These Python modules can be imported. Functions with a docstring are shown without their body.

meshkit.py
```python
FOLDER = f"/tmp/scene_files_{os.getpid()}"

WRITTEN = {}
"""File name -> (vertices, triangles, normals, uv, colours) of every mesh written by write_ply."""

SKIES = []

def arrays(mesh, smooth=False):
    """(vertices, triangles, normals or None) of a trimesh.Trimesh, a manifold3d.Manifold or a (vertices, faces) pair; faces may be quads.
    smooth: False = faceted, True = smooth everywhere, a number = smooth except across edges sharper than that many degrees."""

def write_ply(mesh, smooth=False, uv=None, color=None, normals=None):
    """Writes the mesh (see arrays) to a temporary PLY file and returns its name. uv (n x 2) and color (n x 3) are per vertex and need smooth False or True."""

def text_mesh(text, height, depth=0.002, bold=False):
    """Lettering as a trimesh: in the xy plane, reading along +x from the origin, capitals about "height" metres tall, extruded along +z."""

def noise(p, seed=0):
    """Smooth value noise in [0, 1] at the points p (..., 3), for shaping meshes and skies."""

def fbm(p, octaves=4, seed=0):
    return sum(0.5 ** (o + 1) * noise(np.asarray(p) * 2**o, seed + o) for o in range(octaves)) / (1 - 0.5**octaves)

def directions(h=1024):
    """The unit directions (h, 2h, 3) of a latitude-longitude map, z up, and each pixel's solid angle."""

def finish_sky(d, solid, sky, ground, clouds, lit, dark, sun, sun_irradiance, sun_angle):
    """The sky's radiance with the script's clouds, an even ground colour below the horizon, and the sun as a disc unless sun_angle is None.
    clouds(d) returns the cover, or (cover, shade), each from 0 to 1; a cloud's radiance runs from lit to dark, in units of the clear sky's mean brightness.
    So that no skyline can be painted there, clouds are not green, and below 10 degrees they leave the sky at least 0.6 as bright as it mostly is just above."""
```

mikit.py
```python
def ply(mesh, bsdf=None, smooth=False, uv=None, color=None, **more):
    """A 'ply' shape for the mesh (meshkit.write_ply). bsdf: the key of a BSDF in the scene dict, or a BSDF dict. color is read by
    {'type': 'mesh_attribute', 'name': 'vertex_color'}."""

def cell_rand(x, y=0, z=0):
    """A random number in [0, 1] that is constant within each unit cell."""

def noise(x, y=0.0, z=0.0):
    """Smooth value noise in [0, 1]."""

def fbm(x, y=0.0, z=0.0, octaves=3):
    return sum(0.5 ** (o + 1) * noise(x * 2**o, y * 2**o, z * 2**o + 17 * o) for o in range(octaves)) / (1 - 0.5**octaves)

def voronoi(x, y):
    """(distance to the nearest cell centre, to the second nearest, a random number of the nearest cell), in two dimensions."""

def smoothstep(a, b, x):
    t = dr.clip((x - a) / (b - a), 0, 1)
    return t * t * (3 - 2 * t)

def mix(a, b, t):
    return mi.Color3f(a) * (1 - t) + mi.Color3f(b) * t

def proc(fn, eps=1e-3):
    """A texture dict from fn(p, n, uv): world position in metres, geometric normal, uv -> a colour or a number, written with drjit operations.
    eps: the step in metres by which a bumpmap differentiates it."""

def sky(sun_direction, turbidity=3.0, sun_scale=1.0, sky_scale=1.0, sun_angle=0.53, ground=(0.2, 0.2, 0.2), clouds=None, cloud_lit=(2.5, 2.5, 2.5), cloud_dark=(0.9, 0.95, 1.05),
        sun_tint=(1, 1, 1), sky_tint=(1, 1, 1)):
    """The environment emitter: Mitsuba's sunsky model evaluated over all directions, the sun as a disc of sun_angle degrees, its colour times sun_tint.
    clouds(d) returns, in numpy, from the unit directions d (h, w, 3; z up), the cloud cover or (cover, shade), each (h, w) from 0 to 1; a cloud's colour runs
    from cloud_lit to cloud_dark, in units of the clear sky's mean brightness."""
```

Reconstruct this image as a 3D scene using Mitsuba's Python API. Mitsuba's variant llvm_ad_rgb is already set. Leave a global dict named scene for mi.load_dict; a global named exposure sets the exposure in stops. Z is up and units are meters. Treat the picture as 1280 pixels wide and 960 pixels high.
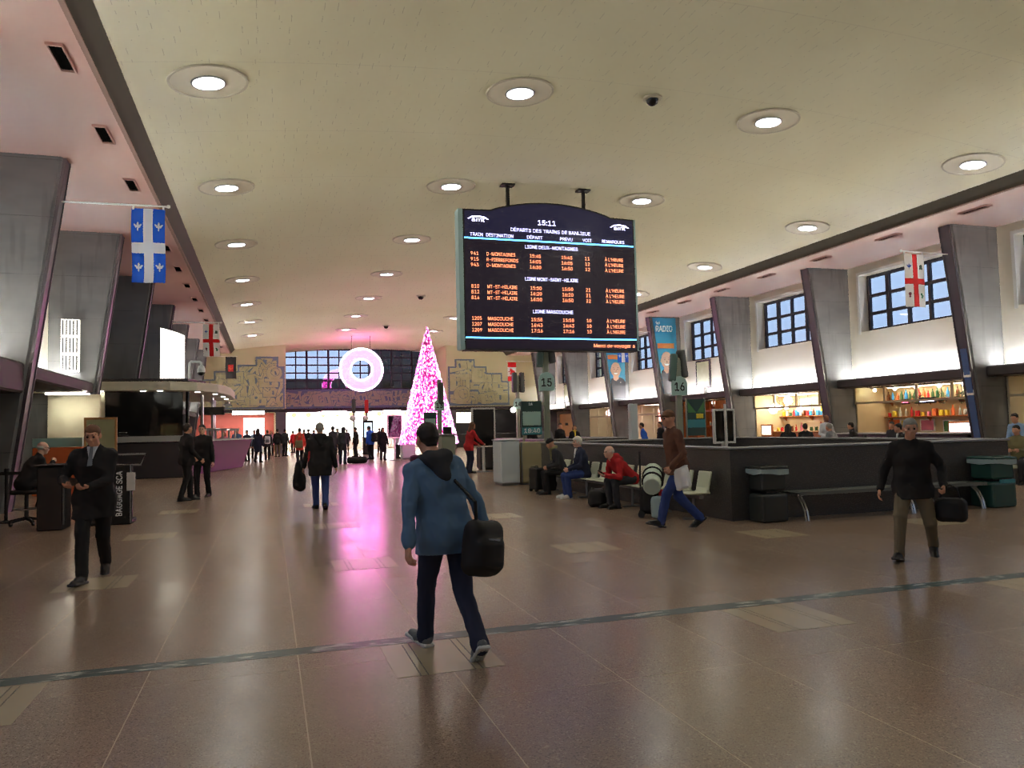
import math, random
import numpy as np, trimesh, manifold3d, shapely
import shapely.geometry as sg
from shapely import affinity
import drjit as dr
import mitsuba as mi
import mikit, meshkit
from mikit import noise, fbm, voronoi, cell_rand, smoothstep, mix

T = mi.ScalarTransform4f
scene, labels = {}, {}
RNG = np.random.default_rng(7)

# ------------------------------------------------------------------ camera, sky, exposure, light levels
EYE = np.array([0.0, 0.0, 1.6])
YAW, PITCH, ROLL, FOCAL = 0.307322839, 0.0577812916, -0.0227398887, 959.094
def camera_axes():
    cy, sy = math.cos(YAW), math.sin(YAW)
    f = np.array([sy * math.cos(PITCH), cy * math.cos(PITCH), math.sin(PITCH)])
    r = np.array([cy, -sy, 0.0]); u = np.cross(r, f)
    return math.cos(ROLL) * r + math.sin(ROLL) * u, -math.sin(ROLL) * r + math.cos(ROLL) * u, f
CR, CU, CF = camera_axes()
scene['camera'] = {'type': 'perspective', 'fov': math.degrees(2 * math.atan(640 / FOCAL)), 'fov_axis': 'x', 'near_clip': 0.05, 'far_clip': 400.0,
                   'to_world': T().look_at(origin=EYE.tolist(), target=(EYE + CF).tolist(), up=CU.tolist())}
exposure = 0.0
scene['dusk_sky'] = {'type': 'constant', 'radiance': {'type': 'rgb', 'value': [0.46, 0.66, 1.0]}, 'sampling_weight': 2.0}
LAMP, UPLIGHT = 50.0, 300.0                     # radiance of the ceiling lamps and of the light troughs on the canopies
RING = 10.5
LAMP_COLOUR, UPLIGHT_COLOUR = (0.97, 1.0, 0.97), (1.0, 0.97, 0.88)

# ------------------------------------------------------------------ helpers: scene entries
def lin(r, g, b):
    c = np.array([r, g, b]) / 255.0
    return np.where(c <= 0.04045, c / 12.92, ((c + 0.055) / 1.055) ** 2.4).tolist()
def rgb(c): return {'type': 'rgb', 'value': [float(x) for x in c]}
def mat(name, c=None, rough=0.5, spec=0.5, metal=0.0, fn=None, bump=None, bump_scale=0.002, **more):
    base = mikit.proc(fn) if fn is not None else rgb(lin(*c))
    d = {'type': 'principled', 'base_color': base, 'roughness': float(rough), 'specular': float(spec), 'metallic': float(metal), **more}
    if bump is not None:
        d = {'type': 'bumpmap', 'arbitrary': mikit.proc(bump), 'scale': bump_scale, 'bsdf': d}
    scene['mat_' + name] = {'type': 'twosided', 'bsdf': d}
    return 'mat_' + name
USED = {}
def numbered(name):
    n = USED.get(name, 0); USED[name] = n + 1
    return name if n == 0 else f'{name}_{n:03d}'
def thing(name, label, cat, group=None):
    key = numbered(name); labels[key] = {'label': label, 'category': cat}
    if group: labels[key]['group'] = group
    return key
def emitter(e, weight=1.0):
    return {'type': 'area', 'radiance': rgb(e), 'sampling_weight': float(weight)}
PLY = {}
def put(key, mesh, m, smooth=False, emit=None, weight=1.0, to=None, label=None, kind=None, uv=None):
    if isinstance(mesh, dict): d = dict(mesh)
    else: d = mikit.ply(mesh, m, smooth=smooth, uv=uv)
    if m is not None: d['bsdf'] = {'type': 'ref', 'id': m}
    if emit is not None: d['emitter'] = emitter(emit, weight)
    if to is not None: d['to_world'] = to
    scene[key] = d
    if label or kind:
        labels.setdefault(key, {})
        if label: labels[key]['label'] = label
        if kind: labels[key]['kind'] = kind
    return key
def part(parent, name, mesh, m, **k): return put(numbered(parent + '__' + name), mesh, m, **k)
def single(name, label, cat, mesh, m, group=None, **k):
    key = thing(name, label, cat, group); put(key, mesh, m, **k); return key
def struct(name, label, mesh=None, m=None, **k):
    key = numbered(name); labels[key] = {'label': label, 'kind': 'structure'}
    if mesh is not None: put(key, mesh, m, **k)
    return key
def place(x=0, y=0, z=0, rz=0, s=1.0): return T().translate([x, y, z]).rotate([0, 0, 1], rz).scale(s)

# ------------------------------------------------------------------ helpers: meshes
CUBE_F = np.array([[0, 1, 3], [0, 3, 2], [4, 6, 7], [4, 7, 5], [0, 4, 5], [0, 5, 1], [2, 3, 7], [2, 7, 6], [0, 2, 6], [0, 6, 4], [1, 5, 7], [1, 7, 3]])
def mesh(v, f): return trimesh.Trimesh(np.asarray(v, float), np.asarray(f), process=False)
def bx(x0, x1, y0, y1, z0, z1):
    return mesh([[x, y, z] for x in (x0, x1) for y in (y0, y1) for z in (z0, z1)], CUBE_F)
def cat(*ms):
    ms = [m for g in ms for m in (g if isinstance(g, (list, tuple)) else [g])]
    return trimesh.util.concatenate(ms)
def hull(pts):
    m = manifold3d.Manifold.hull_points(np.asarray(pts, np.float64)).to_mesh()
    return mesh(m.vert_properties[:, :3], m.tri_verts)
def cham(x0, x1, y0, y1, z0, z1, c=0.02):
    p = []
    for x, dx in ((x0, c), (x1, -c)):
        for y, dy in ((y0, c), (y1, -c)):
            for z, dz in ((z0, c), (z1, -c)):
                p += [[x, y + dy, z + dz], [x + dx, y, z + dz], [x + dx, y + dy, z]]
    return hull(p)
def xf(m, rz=0, t=(0, 0, 0), rx=0, ry=0):
    m = m.copy()
    for a, ax in ((rx, [1, 0, 0]), (ry, [0, 1, 0]), (rz, [0, 0, 1])):
        if a: m.apply_transform(trimesh.transformations.rotation_matrix(math.radians(a), ax))
    m.apply_translation(t); return m
def tube(path, r, n=8, closed=False):
    P = np.asarray(path, float); k = len(P); rr = np.broadcast_to(r, k)
    tan = np.gradient(P, axis=0) if not closed else np.roll(P, -1, 0) - np.roll(P, 1, 0)
    tan /= np.linalg.norm(tan, axis=1, keepdims=True)
    a = np.array([0, 0, 1.0]) if abs(tan[0][2]) < 0.9 else np.array([1.0, 0, 0])
    V, prev = [], a
    for i in range(k):
        u = prev - tan[i] * (prev @ tan[i]); u /= np.linalg.norm(u); w = np.cross(tan[i], u); prev = u
        for j in range(n):
            t = 2 * math.pi * j / n; V.append(P[i] + rr[i] * (u * math.cos(t) + w * math.sin(t)))
    F = []
    for i in range(k if closed else k - 1):
        for j in range(n):
            a0, a1 = i * n + j, i * n + (j + 1) % n; b0, b1 = ((i + 1) % k) * n + j, ((i + 1) % k) * n + (j + 1) % n
            F += [[a0, a1, b1], [a0, b1, b0]]
    if not closed:
        V += [P[0], P[-1]]; c0, c1 = len(V) - 2, len(V) - 1
        for j in range(n):
            F += [[c0, (j + 1) % n, j], [c1, (k - 1) * n + j, (k - 1) * n + (j + 1) % n]]
    return mesh(V, F)
def lathe(prof, n=24):
    V, F = [], []
    for r, z in prof:
        for j in range(n):
            t = 2 * math.pi * j / n; V.append([r * math.cos(t), r * math.sin(t), z])
    for i in range(len(prof) - 1):
        for j in range(n):
            a0, a1, b0, b1 = i * n + j, i * n + (j + 1) % n, (i + 1) * n + j, (i + 1) * n + (j + 1) % n
            F += [[a0, a1, b1], [a0, b1, b0]]
    return mesh(V, F)
def extrude(poly, d):
    gs = [g for g in getattr(poly, 'geoms', [poly]) if g.geom_type == 'Polygon' and g.area > 1e-6]
    return cat([trimesh.creation.extrude_polygon(g, d, engine='earcut') for g in gs])
def facing(m, side, at):
    """Turns a mesh drawn in the xy plane (z = depth towards the viewer) upright; side: the direction the drawn face looks to."""
    R = {'-y': [[1, 0, 0], [0, 0, -1], [0, 1, 0]], '+y': [[-1, 0, 0], [0, 0, 1], [0, 1, 0]], '-x': [[0, 0, -1], [-1, 0, 0], [0, 1, 0]], '+x': [[0, 0, 1], [1, 0, 0], [0, 1, 0]]}[side]
    M = np.eye(4); M[:3, :3] = R; M[:3, 3] = at
    m = m.copy(); m.apply_transform(M); return m
def text(s, h, d=0.004, bold=False, align='l'):
    m = meshkit.text_mesh(s, h, d, bold)
    w = m.bounds[1][0] - m.bounds[0][0]
    m.apply_translation([{'l': 0, 'c': -w / 2, 'r': -w}[align] - m.bounds[0][0], 0, 0]); return m
def text_w(s, w, h, d=0.004, bold=False, align='l'):
    m = text(s, h, d, bold); k = w / (m.bounds[1][0] - m.bounds[0][0]); m.apply_scale([k, 1, 1])
    m.apply_translation([{'l': 0, 'c': -w / 2, 'r': -w}[align], 0, 0]); return m

# ------------------------------------------------------------------ helpers: smooth bodies from distance fields
def nets(F, org, h):
    s = F < 0
    nx, ny, nz = F.shape
    c = np.zeros((nx - 1, ny - 1, nz - 1), np.int8)
    for a in (0, 1):
        for b in (0, 1):
            for d in (0, 1):
                c += s[a:nx - 1 + a, b:ny - 1 + b, d:nz - 1 + d]
    act = np.argwhere((c > 0) & (c < 8))
    idx = -np.ones(c.shape, np.int64); idx[tuple(act.T)] = np.arange(len(act))
    acc, cnt = np.zeros((len(act), 3)), np.zeros(len(act))
    corner = [np.array(o) for o in np.ndindex(2, 2, 2)]
    for o in corner:
        for ax in range(3):
            if o[ax]: continue
            e = o.copy(); e[ax] = 1
            fa, fb = F[tuple((act + o).T)], F[tuple((act + e).T)]
            m = (fa < 0) != (fb < 0)
            t = np.where(m, fa / np.where(m, fa - fb, 1), 0)
            p = np.tile(o.astype(float), (len(act), 1)); p[:, ax] += t
            acc[m] += p[m]; cnt[m] += 1
    V = (act + acc / cnt[:, None]) * h + org
    faces = []
    for ax in range(3):
        b, d = (ax + 1) % 3, (ax + 2) % 3
        lo = [slice(None)] * 3; hi = [slice(None)] * 3; lo[ax] = slice(0, -1); hi[ax] = slice(1, None)
        sa, sb = s[tuple(lo)], s[tuple(hi)]
        e = np.argwhere(sa != sb); ok = (e[:, b] > 0) & (e[:, d] > 0) & (e[:, b] < F.shape[b] - 1) & (e[:, d] < F.shape[d] - 1); e = e[ok]
        flip = sa[tuple(e.T)]
        q = []
        for db, dd in ((-1, -1), (0, -1), (0, 0), (-1, 0)):
            k = e.copy(); k[:, b] += db; k[:, d] += dd; q.append(idx[tuple(k.T)])
        q = np.stack(q, 1); q[~flip] = q[~flip][:, ::-1]
        faces.append(q)
    Q = np.vstack(faces)
    return mesh(V, np.vstack([Q[:, [0, 1, 2]], Q[:, [0, 2, 3]]]))
def cone(p0, r0, p1, r1, k=0.03): return ('c', np.asarray(p0, float), float(r0), np.asarray(p1, float), float(r1), k)
def ball(p, r, k=0.03): return ('c', np.asarray(p, float), float(r), np.asarray(p, float) + [0, 0, 1e-4], float(r), k)
def egg(p, radii, R=np.eye(3), k=0.03): return ('e', np.asarray(p, float), np.asarray(radii, float), np.asarray(R, float), None, k)
def rbox(p, half, r, R=np.eye(3), k=0.02): return ('b', np.asarray(p, float), np.asarray(half, float), np.asarray(R, float), float(r), k)
def dist(pr, X):
    if pr[0] == 'c':
        _, a, ra, b, rb, _ = pr
        d = b - a; L2 = d @ d
        t = np.clip(((X - a) @ d) / L2, 0, 1)
        return np.linalg.norm(X - a - t[..., None] * d, axis=-1) - (ra + (rb - ra) * t)
    if pr[0] == 'e':
        q = (X - pr[1]) @ pr[3]; k = np.linalg.norm(q / pr[2], axis=-1); g = np.linalg.norm(q / pr[2] ** 2, axis=-1)
        return np.where(g > 1e-9, k * (k - 1) / np.maximum(g, 1e-9), -pr[2].min())
    q = np.abs((X - pr[1]) @ pr[3]) - pr[2] + pr[4]
    return np.linalg.norm(np.maximum(q, 0), axis=-1) + np.minimum(q.max(-1), 0) - pr[4]
def reach(pr):
    if pr[0] == 'c': return np.minimum(pr[1] - pr[2], pr[3] - pr[4]), np.maximum(pr[1] + pr[2], pr[3] + pr[4])
    e = np.abs(pr[3]) @ pr[2]
    return pr[1] - e, pr[1] + e
def sculpt(prims, h, cuts=(), minus=(), fold=0.0, fscale=(9, 9, 5), seed=0):
    """One smooth closed mesh: the smooth union of prims, less the smooth solids in minus, less what lies beyond the cut planes (point, outward normal)."""
    B = [reach(p) for p in prims]
    lo = np.min([b[0] for b in B], 0) - 3 * h - 0.02; hi = np.max([b[1] for b in B], 0) + 3 * h + 0.02
    n = np.ceil((hi - lo) / h).astype(int) + 1
    ax = [lo[i] + h * np.arange(n[i]) for i in range(3)]
    F = np.full(n, 0.2)
    for p, (a, b) in list(zip(prims, B)) + [(m, reach(m)) for m in minus]:
        sub = p in () 
        k = p[5]; pad = k + 2.5 * h
        i0 = np.maximum(np.floor((a - pad - lo) / h).astype(int), 0); i1 = np.minimum(np.ceil((b + pad - lo) / h).astype(int) + 1, n)
        if (i1 <= i0).any(): continue
        sl = tuple(slice(i0[i], i1[i]) for i in range(3))
        X = np.stack(np.meshgrid(*[ax[i][sl[i]] for i in range(3)], indexing='ij'), -1)
        d = dist(p, X); f = F[sl]
        if any(p is m for m in minus):
            d = -d; q = np.maximum(k - np.abs(f - d), 0) / k; F[sl] = np.maximum(f, d) + q * q * k / 4
        else:
            q = np.maximum(k - np.abs(f - d), 0) / k; F[sl] = np.minimum(f, d) - q * q * k / 4
    if fold or cuts:
        near = np.abs(F) < 4 * h + 0.03
        X = lo + h * np.argwhere(near)
        g = F[near]
        if fold: g = g + fold * (2 * meshkit.fbm(X * np.array(fscale), 2, seed) - 1)
        for pt, nv in cuts: g = np.maximum(g, (X - np.asarray(pt)) @ (np.asarray(nv) / np.linalg.norm(nv)))
        F[near] = g
        if cuts:
            far = (F < 0) & ~near
            X = lo + h * np.argwhere(far); g = F[far]
            for pt, nv in cuts: g = np.maximum(g, (X - np.asarray(pt)) @ (np.asarray(nv) / np.linalg.norm(nv)))
            F[far] = g
    return nets(F, lo, h)

# ------------------------------------------------------------------ people
def unit(v): v = np.asarray(v, float); return v / (np.linalg.norm(v) + 1e-12)
def rotz(a): c, s = math.cos(a), math.sin(a); return np.array([[c, -s, 0], [s, c, 0], [0, 0, 1.0]])
def rotx(a): c, s = math.cos(a), math.sin(a); return np.array([[1, 0, 0], [0, c, -s], [0, s, c.real]])
def roty(a): c, s = math.cos(a), math.sin(a); return np.array([[c, 0, s], [0, 1, 0], [-s, 0, c]])
def ik(a, c, l1, l2, pole):
    a, c = np.asarray(a, float), np.asarray(c, float)
    d = c - a; L = np.linalg.norm(d)
    if L > (l1 + l2) * 0.995: c = a + d / L * (l1 + l2) * 0.995; d = c - a; L = np.linalg.norm(d)
    u = d / L; x = (l1 * l1 - l2 * l2 + L * L) / (2 * L); h = math.sqrt(max(l1 * l1 - x * x, 0))
    p = np.asarray(pole, float); p = p - u * (p @ u); p = unit(p)
    return a + u * x + p * h, c
SHOE = {}
def shoe_mesh(h):
    if h not in SHOE:
        SHOE[h] = sculpt([cone([0, -0.055, 0.05], 0.040, [0, 0.05, 0.042], 0.046, .03), cone([0, 0.05, 0.04], 0.046, [0, 0.165, 0.03], 0.036, .03), cone([0, -0.04, 0.06], 0.042, [0, -0.03, 0.105], 0.043, .03),
                         rbox([0, 0.055, 0.012], [0.046, 0.155, 0.012], 0.01, k=.008)], h, cuts=[([0, 0, 0.001], [0, 0, -1]), ([0, 0, 0.12], [0, 0, 1])])
    return SHOE[h]
DEF = dict(pel=(0, 0, .95), lean=2, side=0, twist=0, hyaw=0, hpit=0, htilt=0, fR=(.10, 0, 0), fL=(-.10, 0, 0), toeR=0, toeL=0, yawR=-8, yawL=8, hR=(.285, .06, .82), hL=(-.285, .06, .82),
           eR=(.35, -1, 0), eL=(-.35, -1, 0), curl=.6, palmR=None, palmL=None, kneeR=(.1, 1, .0), kneeL=(-.1, 1, .0), fat=1.0)
def person(label, x, y, yaw, H=1.75, res=.02, skin='skin', hair='hair_dark', hairstyle='short', top='cloth_black', bottom='cloth_navy', shoes='shoe_black', sole='black_plastic', hem=-.16, sleeve=True, extras=(), group=None, seat_z=None, **pose):
    """A figure at (x, y) facing yaw degrees (0 looks along +y, positive to the left). Joint positions in pose are for a height of 1.75 m, x to the figure's right, y forward."""
    q = {**DEF, **pose}; fat = q['fat']
    key = thing('person', label, 'person', group)
    s = H / 1.75
    hres = res / s
    pel = np.array(q['pel'], float)
    Rt = rotz(math.radians(q['twist'])) @ roty(math.radians(q['side'])) @ rotx(-math.radians(q['lean']))
    up, rt, fw = Rt @ [0, 0, 1.0], Rt @ [1.0, 0, 0], Rt @ [0, 1.0, 0]
    chest, neck = pel + up * .34 + fw * .0, pel + up * .535
    hipR, hipL = pel + np.array([.095, 0, -.02]), pel + np.array([-.095, 0, -.02])
    shR, shL = neck - up * .065 + rt * .165 * fat ** .5, neck - up * .065 - rt * .165 * fat ** .5
    Rh = rotz(math.radians(q['twist'] * .6 + q['hyaw'])) @ roty(math.radians(q['side'] * .4 + q['htilt'])) @ rotx(-math.radians(q['lean'] * .55 + q['hpit']))
    hup, hfw, hrt = Rh @ [0, 0, 1.0], Rh @ [0, 1.0, 0], Rh @ [1.0, 0, 0]
    head = neck + up * .045 + hup * .125 + hfw * .03
    def HP(*p): return head + Rh @ np.array(p, float)
    ank = {}
    for sd in 'RL':
        f = np.array(q['f' + sd], float); tp = math.radians(q['toe' + sd])
        Rf = rotz(math.radians(q['yaw' + sd])) @ rotx(-tp)
        # the foot turns about its ball: toe > 0 lifts the heel
        pivot = f + rotz(math.radians(q['yaw' + sd])) @ [0, .11 if tp > 0 else -.06, 0]
        org = pivot - Rf @ np.array([0, .11 if tp > 0 else -.06, 0.0])
        ank[sd] = (org + Rf @ np.array([0, -.025, .085]), Rf, org)
    kR, aR = ik(hipR, ank['R'][0], .435, .425, q['kneeR']); kL, aL = ik(hipL, ank['L'][0], .435, .425, q['kneeL'])
    eR, wR = ik(shR, q['hR'], .30, .265, Rt @ np.array(q['eR'])); eL, wL = ik(shL, q['hL'], .30, .265, Rt @ np.array(q['eL']))
    P = []
    # trunk
    P += [cone(hipR - rt * .02, .092, hipL + rt * .02, .092, .04), cone(pel + rt * .045, .09, chest + rt * .055, .095, .05), cone(pel - rt * .045, .09, chest - rt * .055, .095, .05), cone(chest + rt * .055, .095, neck - up * .08 + rt * .085, .065, .05),
          cone(chest - rt * .055, .095, neck - up * .08 - rt * .085, .065, .05), cone(shR, .045, shL, .045, .04), cone(neck - up * .04, .062, neck + up * .05, .05, .04), cone(neck + up * .03, .052, HP(0, -.025, -.04), .055, .03)]
    for h_, k_, a_ in ((hipR, kR, aR), (hipL, kL, aL)): P += [cone(h_, .076, k_, .047, .03), cone(k_, .047, k_ * .6 + a_ * .4 - (0, .008, 0), .044, .02), cone(k_ * .6 + a_ * .4 - (0, .008, 0), .044, a_, .034, .02), cone(a_, .034, a_ - [0, 0, .03], .034, .02)]
    for s_, e_, w_ in ((shR, eR, wR), (shL, eL, wL)): P += [cone(s_, .046, e_, .037, .02), cone(e_, .041, w_ * .75 + e_ * .25, .034, .02), cone(w_ * .75 + e_ * .25, .034, w_, .026, .02)]
    # head
    P += [egg(HP(0, -.012, .028), (.074, .094, .086), Rh, .02), egg(HP(0, .032, -.045), (.055, .06, .066), Rh, .03), ball(HP(0, .072, -.092), .02, .03), cone(HP(0, .092, .01), .007, HP(0, .110, -.022), .0125, .012), cone(HP(-.012, .096, -.026), .009, HP(.012, .096, -.026), .009, .01),
          cone(HP(-.036, .074, .028), .013, HP(.036, .074, .028), .013, .015), ball(HP(.04, .055, -.022), .027, .02), ball(HP(-.04, .055, -.022), .027, .02), cone(HP(-.018, .088, -.056), .008, HP(.018, .088, -.056), .008, .01), cone(HP(-.013, .086, -.068), .008, HP(.013, .086, -.068), .008, .01)]
    for e in (-1, 1): P += [egg(HP(e * .077, -.004, -.008), (.011, .024, .034), Rh @ rotz(e * .35), .008)]
    sock = [ball(HP(e * .031, .102, .006), .015, .016) for e in (-1, 1)] if res < .014 else []
    # hands: palm, four fingers of unequal length and a thumb
    for sd, e_, w_ in (('R', eR, wR), ('L', eL, wL)):
        d = unit(w_ - e_); side = 1 if sd == 'R' else -1
        pn = q['palm' + sd]; pn = np.array([-side, 0, 0.0]) @ Rt.T if pn is None else np.asarray(pn, float)
        pn = unit(pn - d * (pn @ d)); lat = np.cross(d, pn)             # lat: from the little finger to the thumb or back
        lat = lat * (1 if (lat @ fw) >= 0 else -1) if q['palm' + sd] is None else lat * side
        cl = q['curl'] if np.isscalar(q['curl']) else q['curl'][sd == 'L']
        palm = w_ + d * .01
        for i, (o, L) in enumerate(((-.030, .060), (-.010, .072), (.011, .078), (.031, .071))):
            kn = palm + d * (.082 - (.008 if i == 0 else 0)) + lat * o
            P.append(cone(palm + d * .012 + lat * o * .55, .014, kn, .0115, .012))
            d1 = d * math.cos(cl * .8) + pn * math.sin(cl * .8); d2 = d * math.cos(cl * 1.9) + pn * math.sin(cl * 1.9)
            d1 = unit(d1 + lat * o * 2.0); m1 = kn + d1 * L * .55
            P += [cone(kn, .0105, m1, .0095, .004), cone(m1, .0095, m1 + d2 * L * .5, .008, .004)]
        tb = palm + d * .022 + lat * .024; td = unit(d * .75 + lat * .62 + pn * .35); m1 = tb + td * .042
        P += [cone(tb, .0145, m1, .0115, .010), cone(m1, .0115, m1 + unit(td + d * .5 + pn * .2) * .034, .009, .006)]
    to = T().translate([x, y, 0]).rotate([0, 0, 1], yaw).scale(s)
    put(key + '__body', sculpt(P, hres, minus=sock), 'mat_' + skin, smooth=True, to=to)
    if res < .014:
        for e in (-1, 1): part(key, 'eye', trimesh.creation.icosphere(2, .0115).apply_translation(HP(e * .031, .083, .006)), 'mat_eye', smooth=True, to=to)
        for e in (-1, 1): part(key, 'eyebrow', tube([HP(e * (.014 + .012 * i), .0885 - .003 * i * i, .030 + .003 * math.sin(i)) for i in range(4)], .0045, 5), 'mat_' + (hair if hair else 'hair_grey'), smooth=True, to=to)
    # trousers
    t = .016 * fat
    ch = max(hres, .011 if res < .014 else res / s)
    B = [cone(hipR - rt * .02, .110 * fat, hipL + rt * .02, .110 * fat, .04), cone(pel - rt * .045, .104 * fat, pel + up * .1 - rt * .045, .098 * fat, .04), cone(pel + rt * .045, .104 * fat, pel + up * .1 + rt * .045, .098 * fat, .04)]
    for h_, k_, a_ in ((hipR, kR, aR), (hipL, kL, aL)):
        dn = unit(a_ - k_); B += [cone(h_, .096 * fat, k_, .072, .03), cone(k_, .072, a_, .060, .02), cone(a_, .060, a_ + dn * .035, .060, .02)]
    put(key + '__trousers', sculpt(B, ch, fold=.010, fscale=(13, 13, 7), seed=int(abs(x * 7 + y * 3))), 'mat_' + bottom, smooth=True, to=to)
    # jacket
    J = [cone(shR - up * .0, .060 * fat, neck - up * .015 + rt * .05, .055, .03), cone(shL - up * .0, .060 * fat, neck - up * .015 - rt * .05, .055, .03), cone(pel + up * .12 + rt * .052 * fat, .116 * fat, chest + rt * .062 * fat, .120 * fat, .05), cone(pel + up * .12 - rt * .052 * fat, .116 * fat, chest - rt * .062 * fat, .120 * fat, .05),
         cone(chest + rt * .062 * fat, .120 * fat, shR - up * .05 - rt * .06, .088 * fat, .05), cone(chest - rt * .062 * fat, .120 * fat, shL - up * .05 + rt * .06, .088 * fat, .05), cone(chest + fw * .01, .118 * fat, neck - up * .07 + fw * .012, .088, .03), cone(neck - up * .07 + fw * .005, .08, neck + up * .03 - fw * .002, .062, .02)]
    seated = q['pel'][2] < .76 or q.get('seated', False)
    tailR, tailL = (pel + rt * .06 + up * .02, pel - rt * .06 + up * .02) if seated else (pel + rt * .055 * fat + np.array([0, 0, hem - .1]) + (kR - hipR) * [.2, .45, 0], pel - rt * .055 * fat + np.array([0, 0, hem - .1]) + (kL - hipL) * [.2, .45, 0])
    J += [cone(pel + up * .12 + rt * .052 * fat, .116 * fat, pel + rt * .062 * fat - up * .03, .134 * fat, .05), cone(pel + up * .12 - rt * .052 * fat, .116 * fat, pel - rt * .062 * fat - up * .03, .134 * fat, .05)]
    J += [cone(pel + rt * .062 * fat - up * .03, .134 * fat, tailR, .128 * fat, .05), cone(pel - rt * .062 * fat - up * .03, .134 * fat, tailL, .128 * fat, .05)] if not seated else []
    if sleeve:
        for s_, e_, w_ in ((shR, eR, wR), (shL, eL, wL)):
            J += [cone(s_ - up * .005, .066 * fat ** .5, e_, .054, .018), cone(e_, .054, w_, .045, .018)]
    cuts = [] if seated else [(pel + np.array([0, 0, hem]), [0, -.06, -1])]
    put(key + '__jacket', sculpt(J, ch, cuts=cuts, fold=.013 if res > .01 else .017, fscale=(11, 11, 8) if res > .01 else (15, 15, 10), seed=int(abs(x * 5 + y * 11))), 'mat_' + top, smooth=True, to=to)
    for sd in 'RL':
        m = shoe_mesh(.006 if res < .014 else .014).copy(); M = np.eye(4); M[:3, :3] = ank[sd][1]; M[:3, 3] = ank[sd][2]; m.apply_transform(M)
        k_ = part(key, 'shoe', m, 'mat_' + shoes, smooth=True, to=to)
        if res < .01:
            so = sculpt([rbox([0, .055, .016], [.049, .158, .016], .012, k=.008)], .007, cuts=[([0, 0, .001], [0, 0, -1])]); so.apply_transform(M); part(k_, 'sole', so, 'mat_' + sole, smooth=True, to=to)
    # hair
    hh = max(res * .7 / s, .006)
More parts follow.
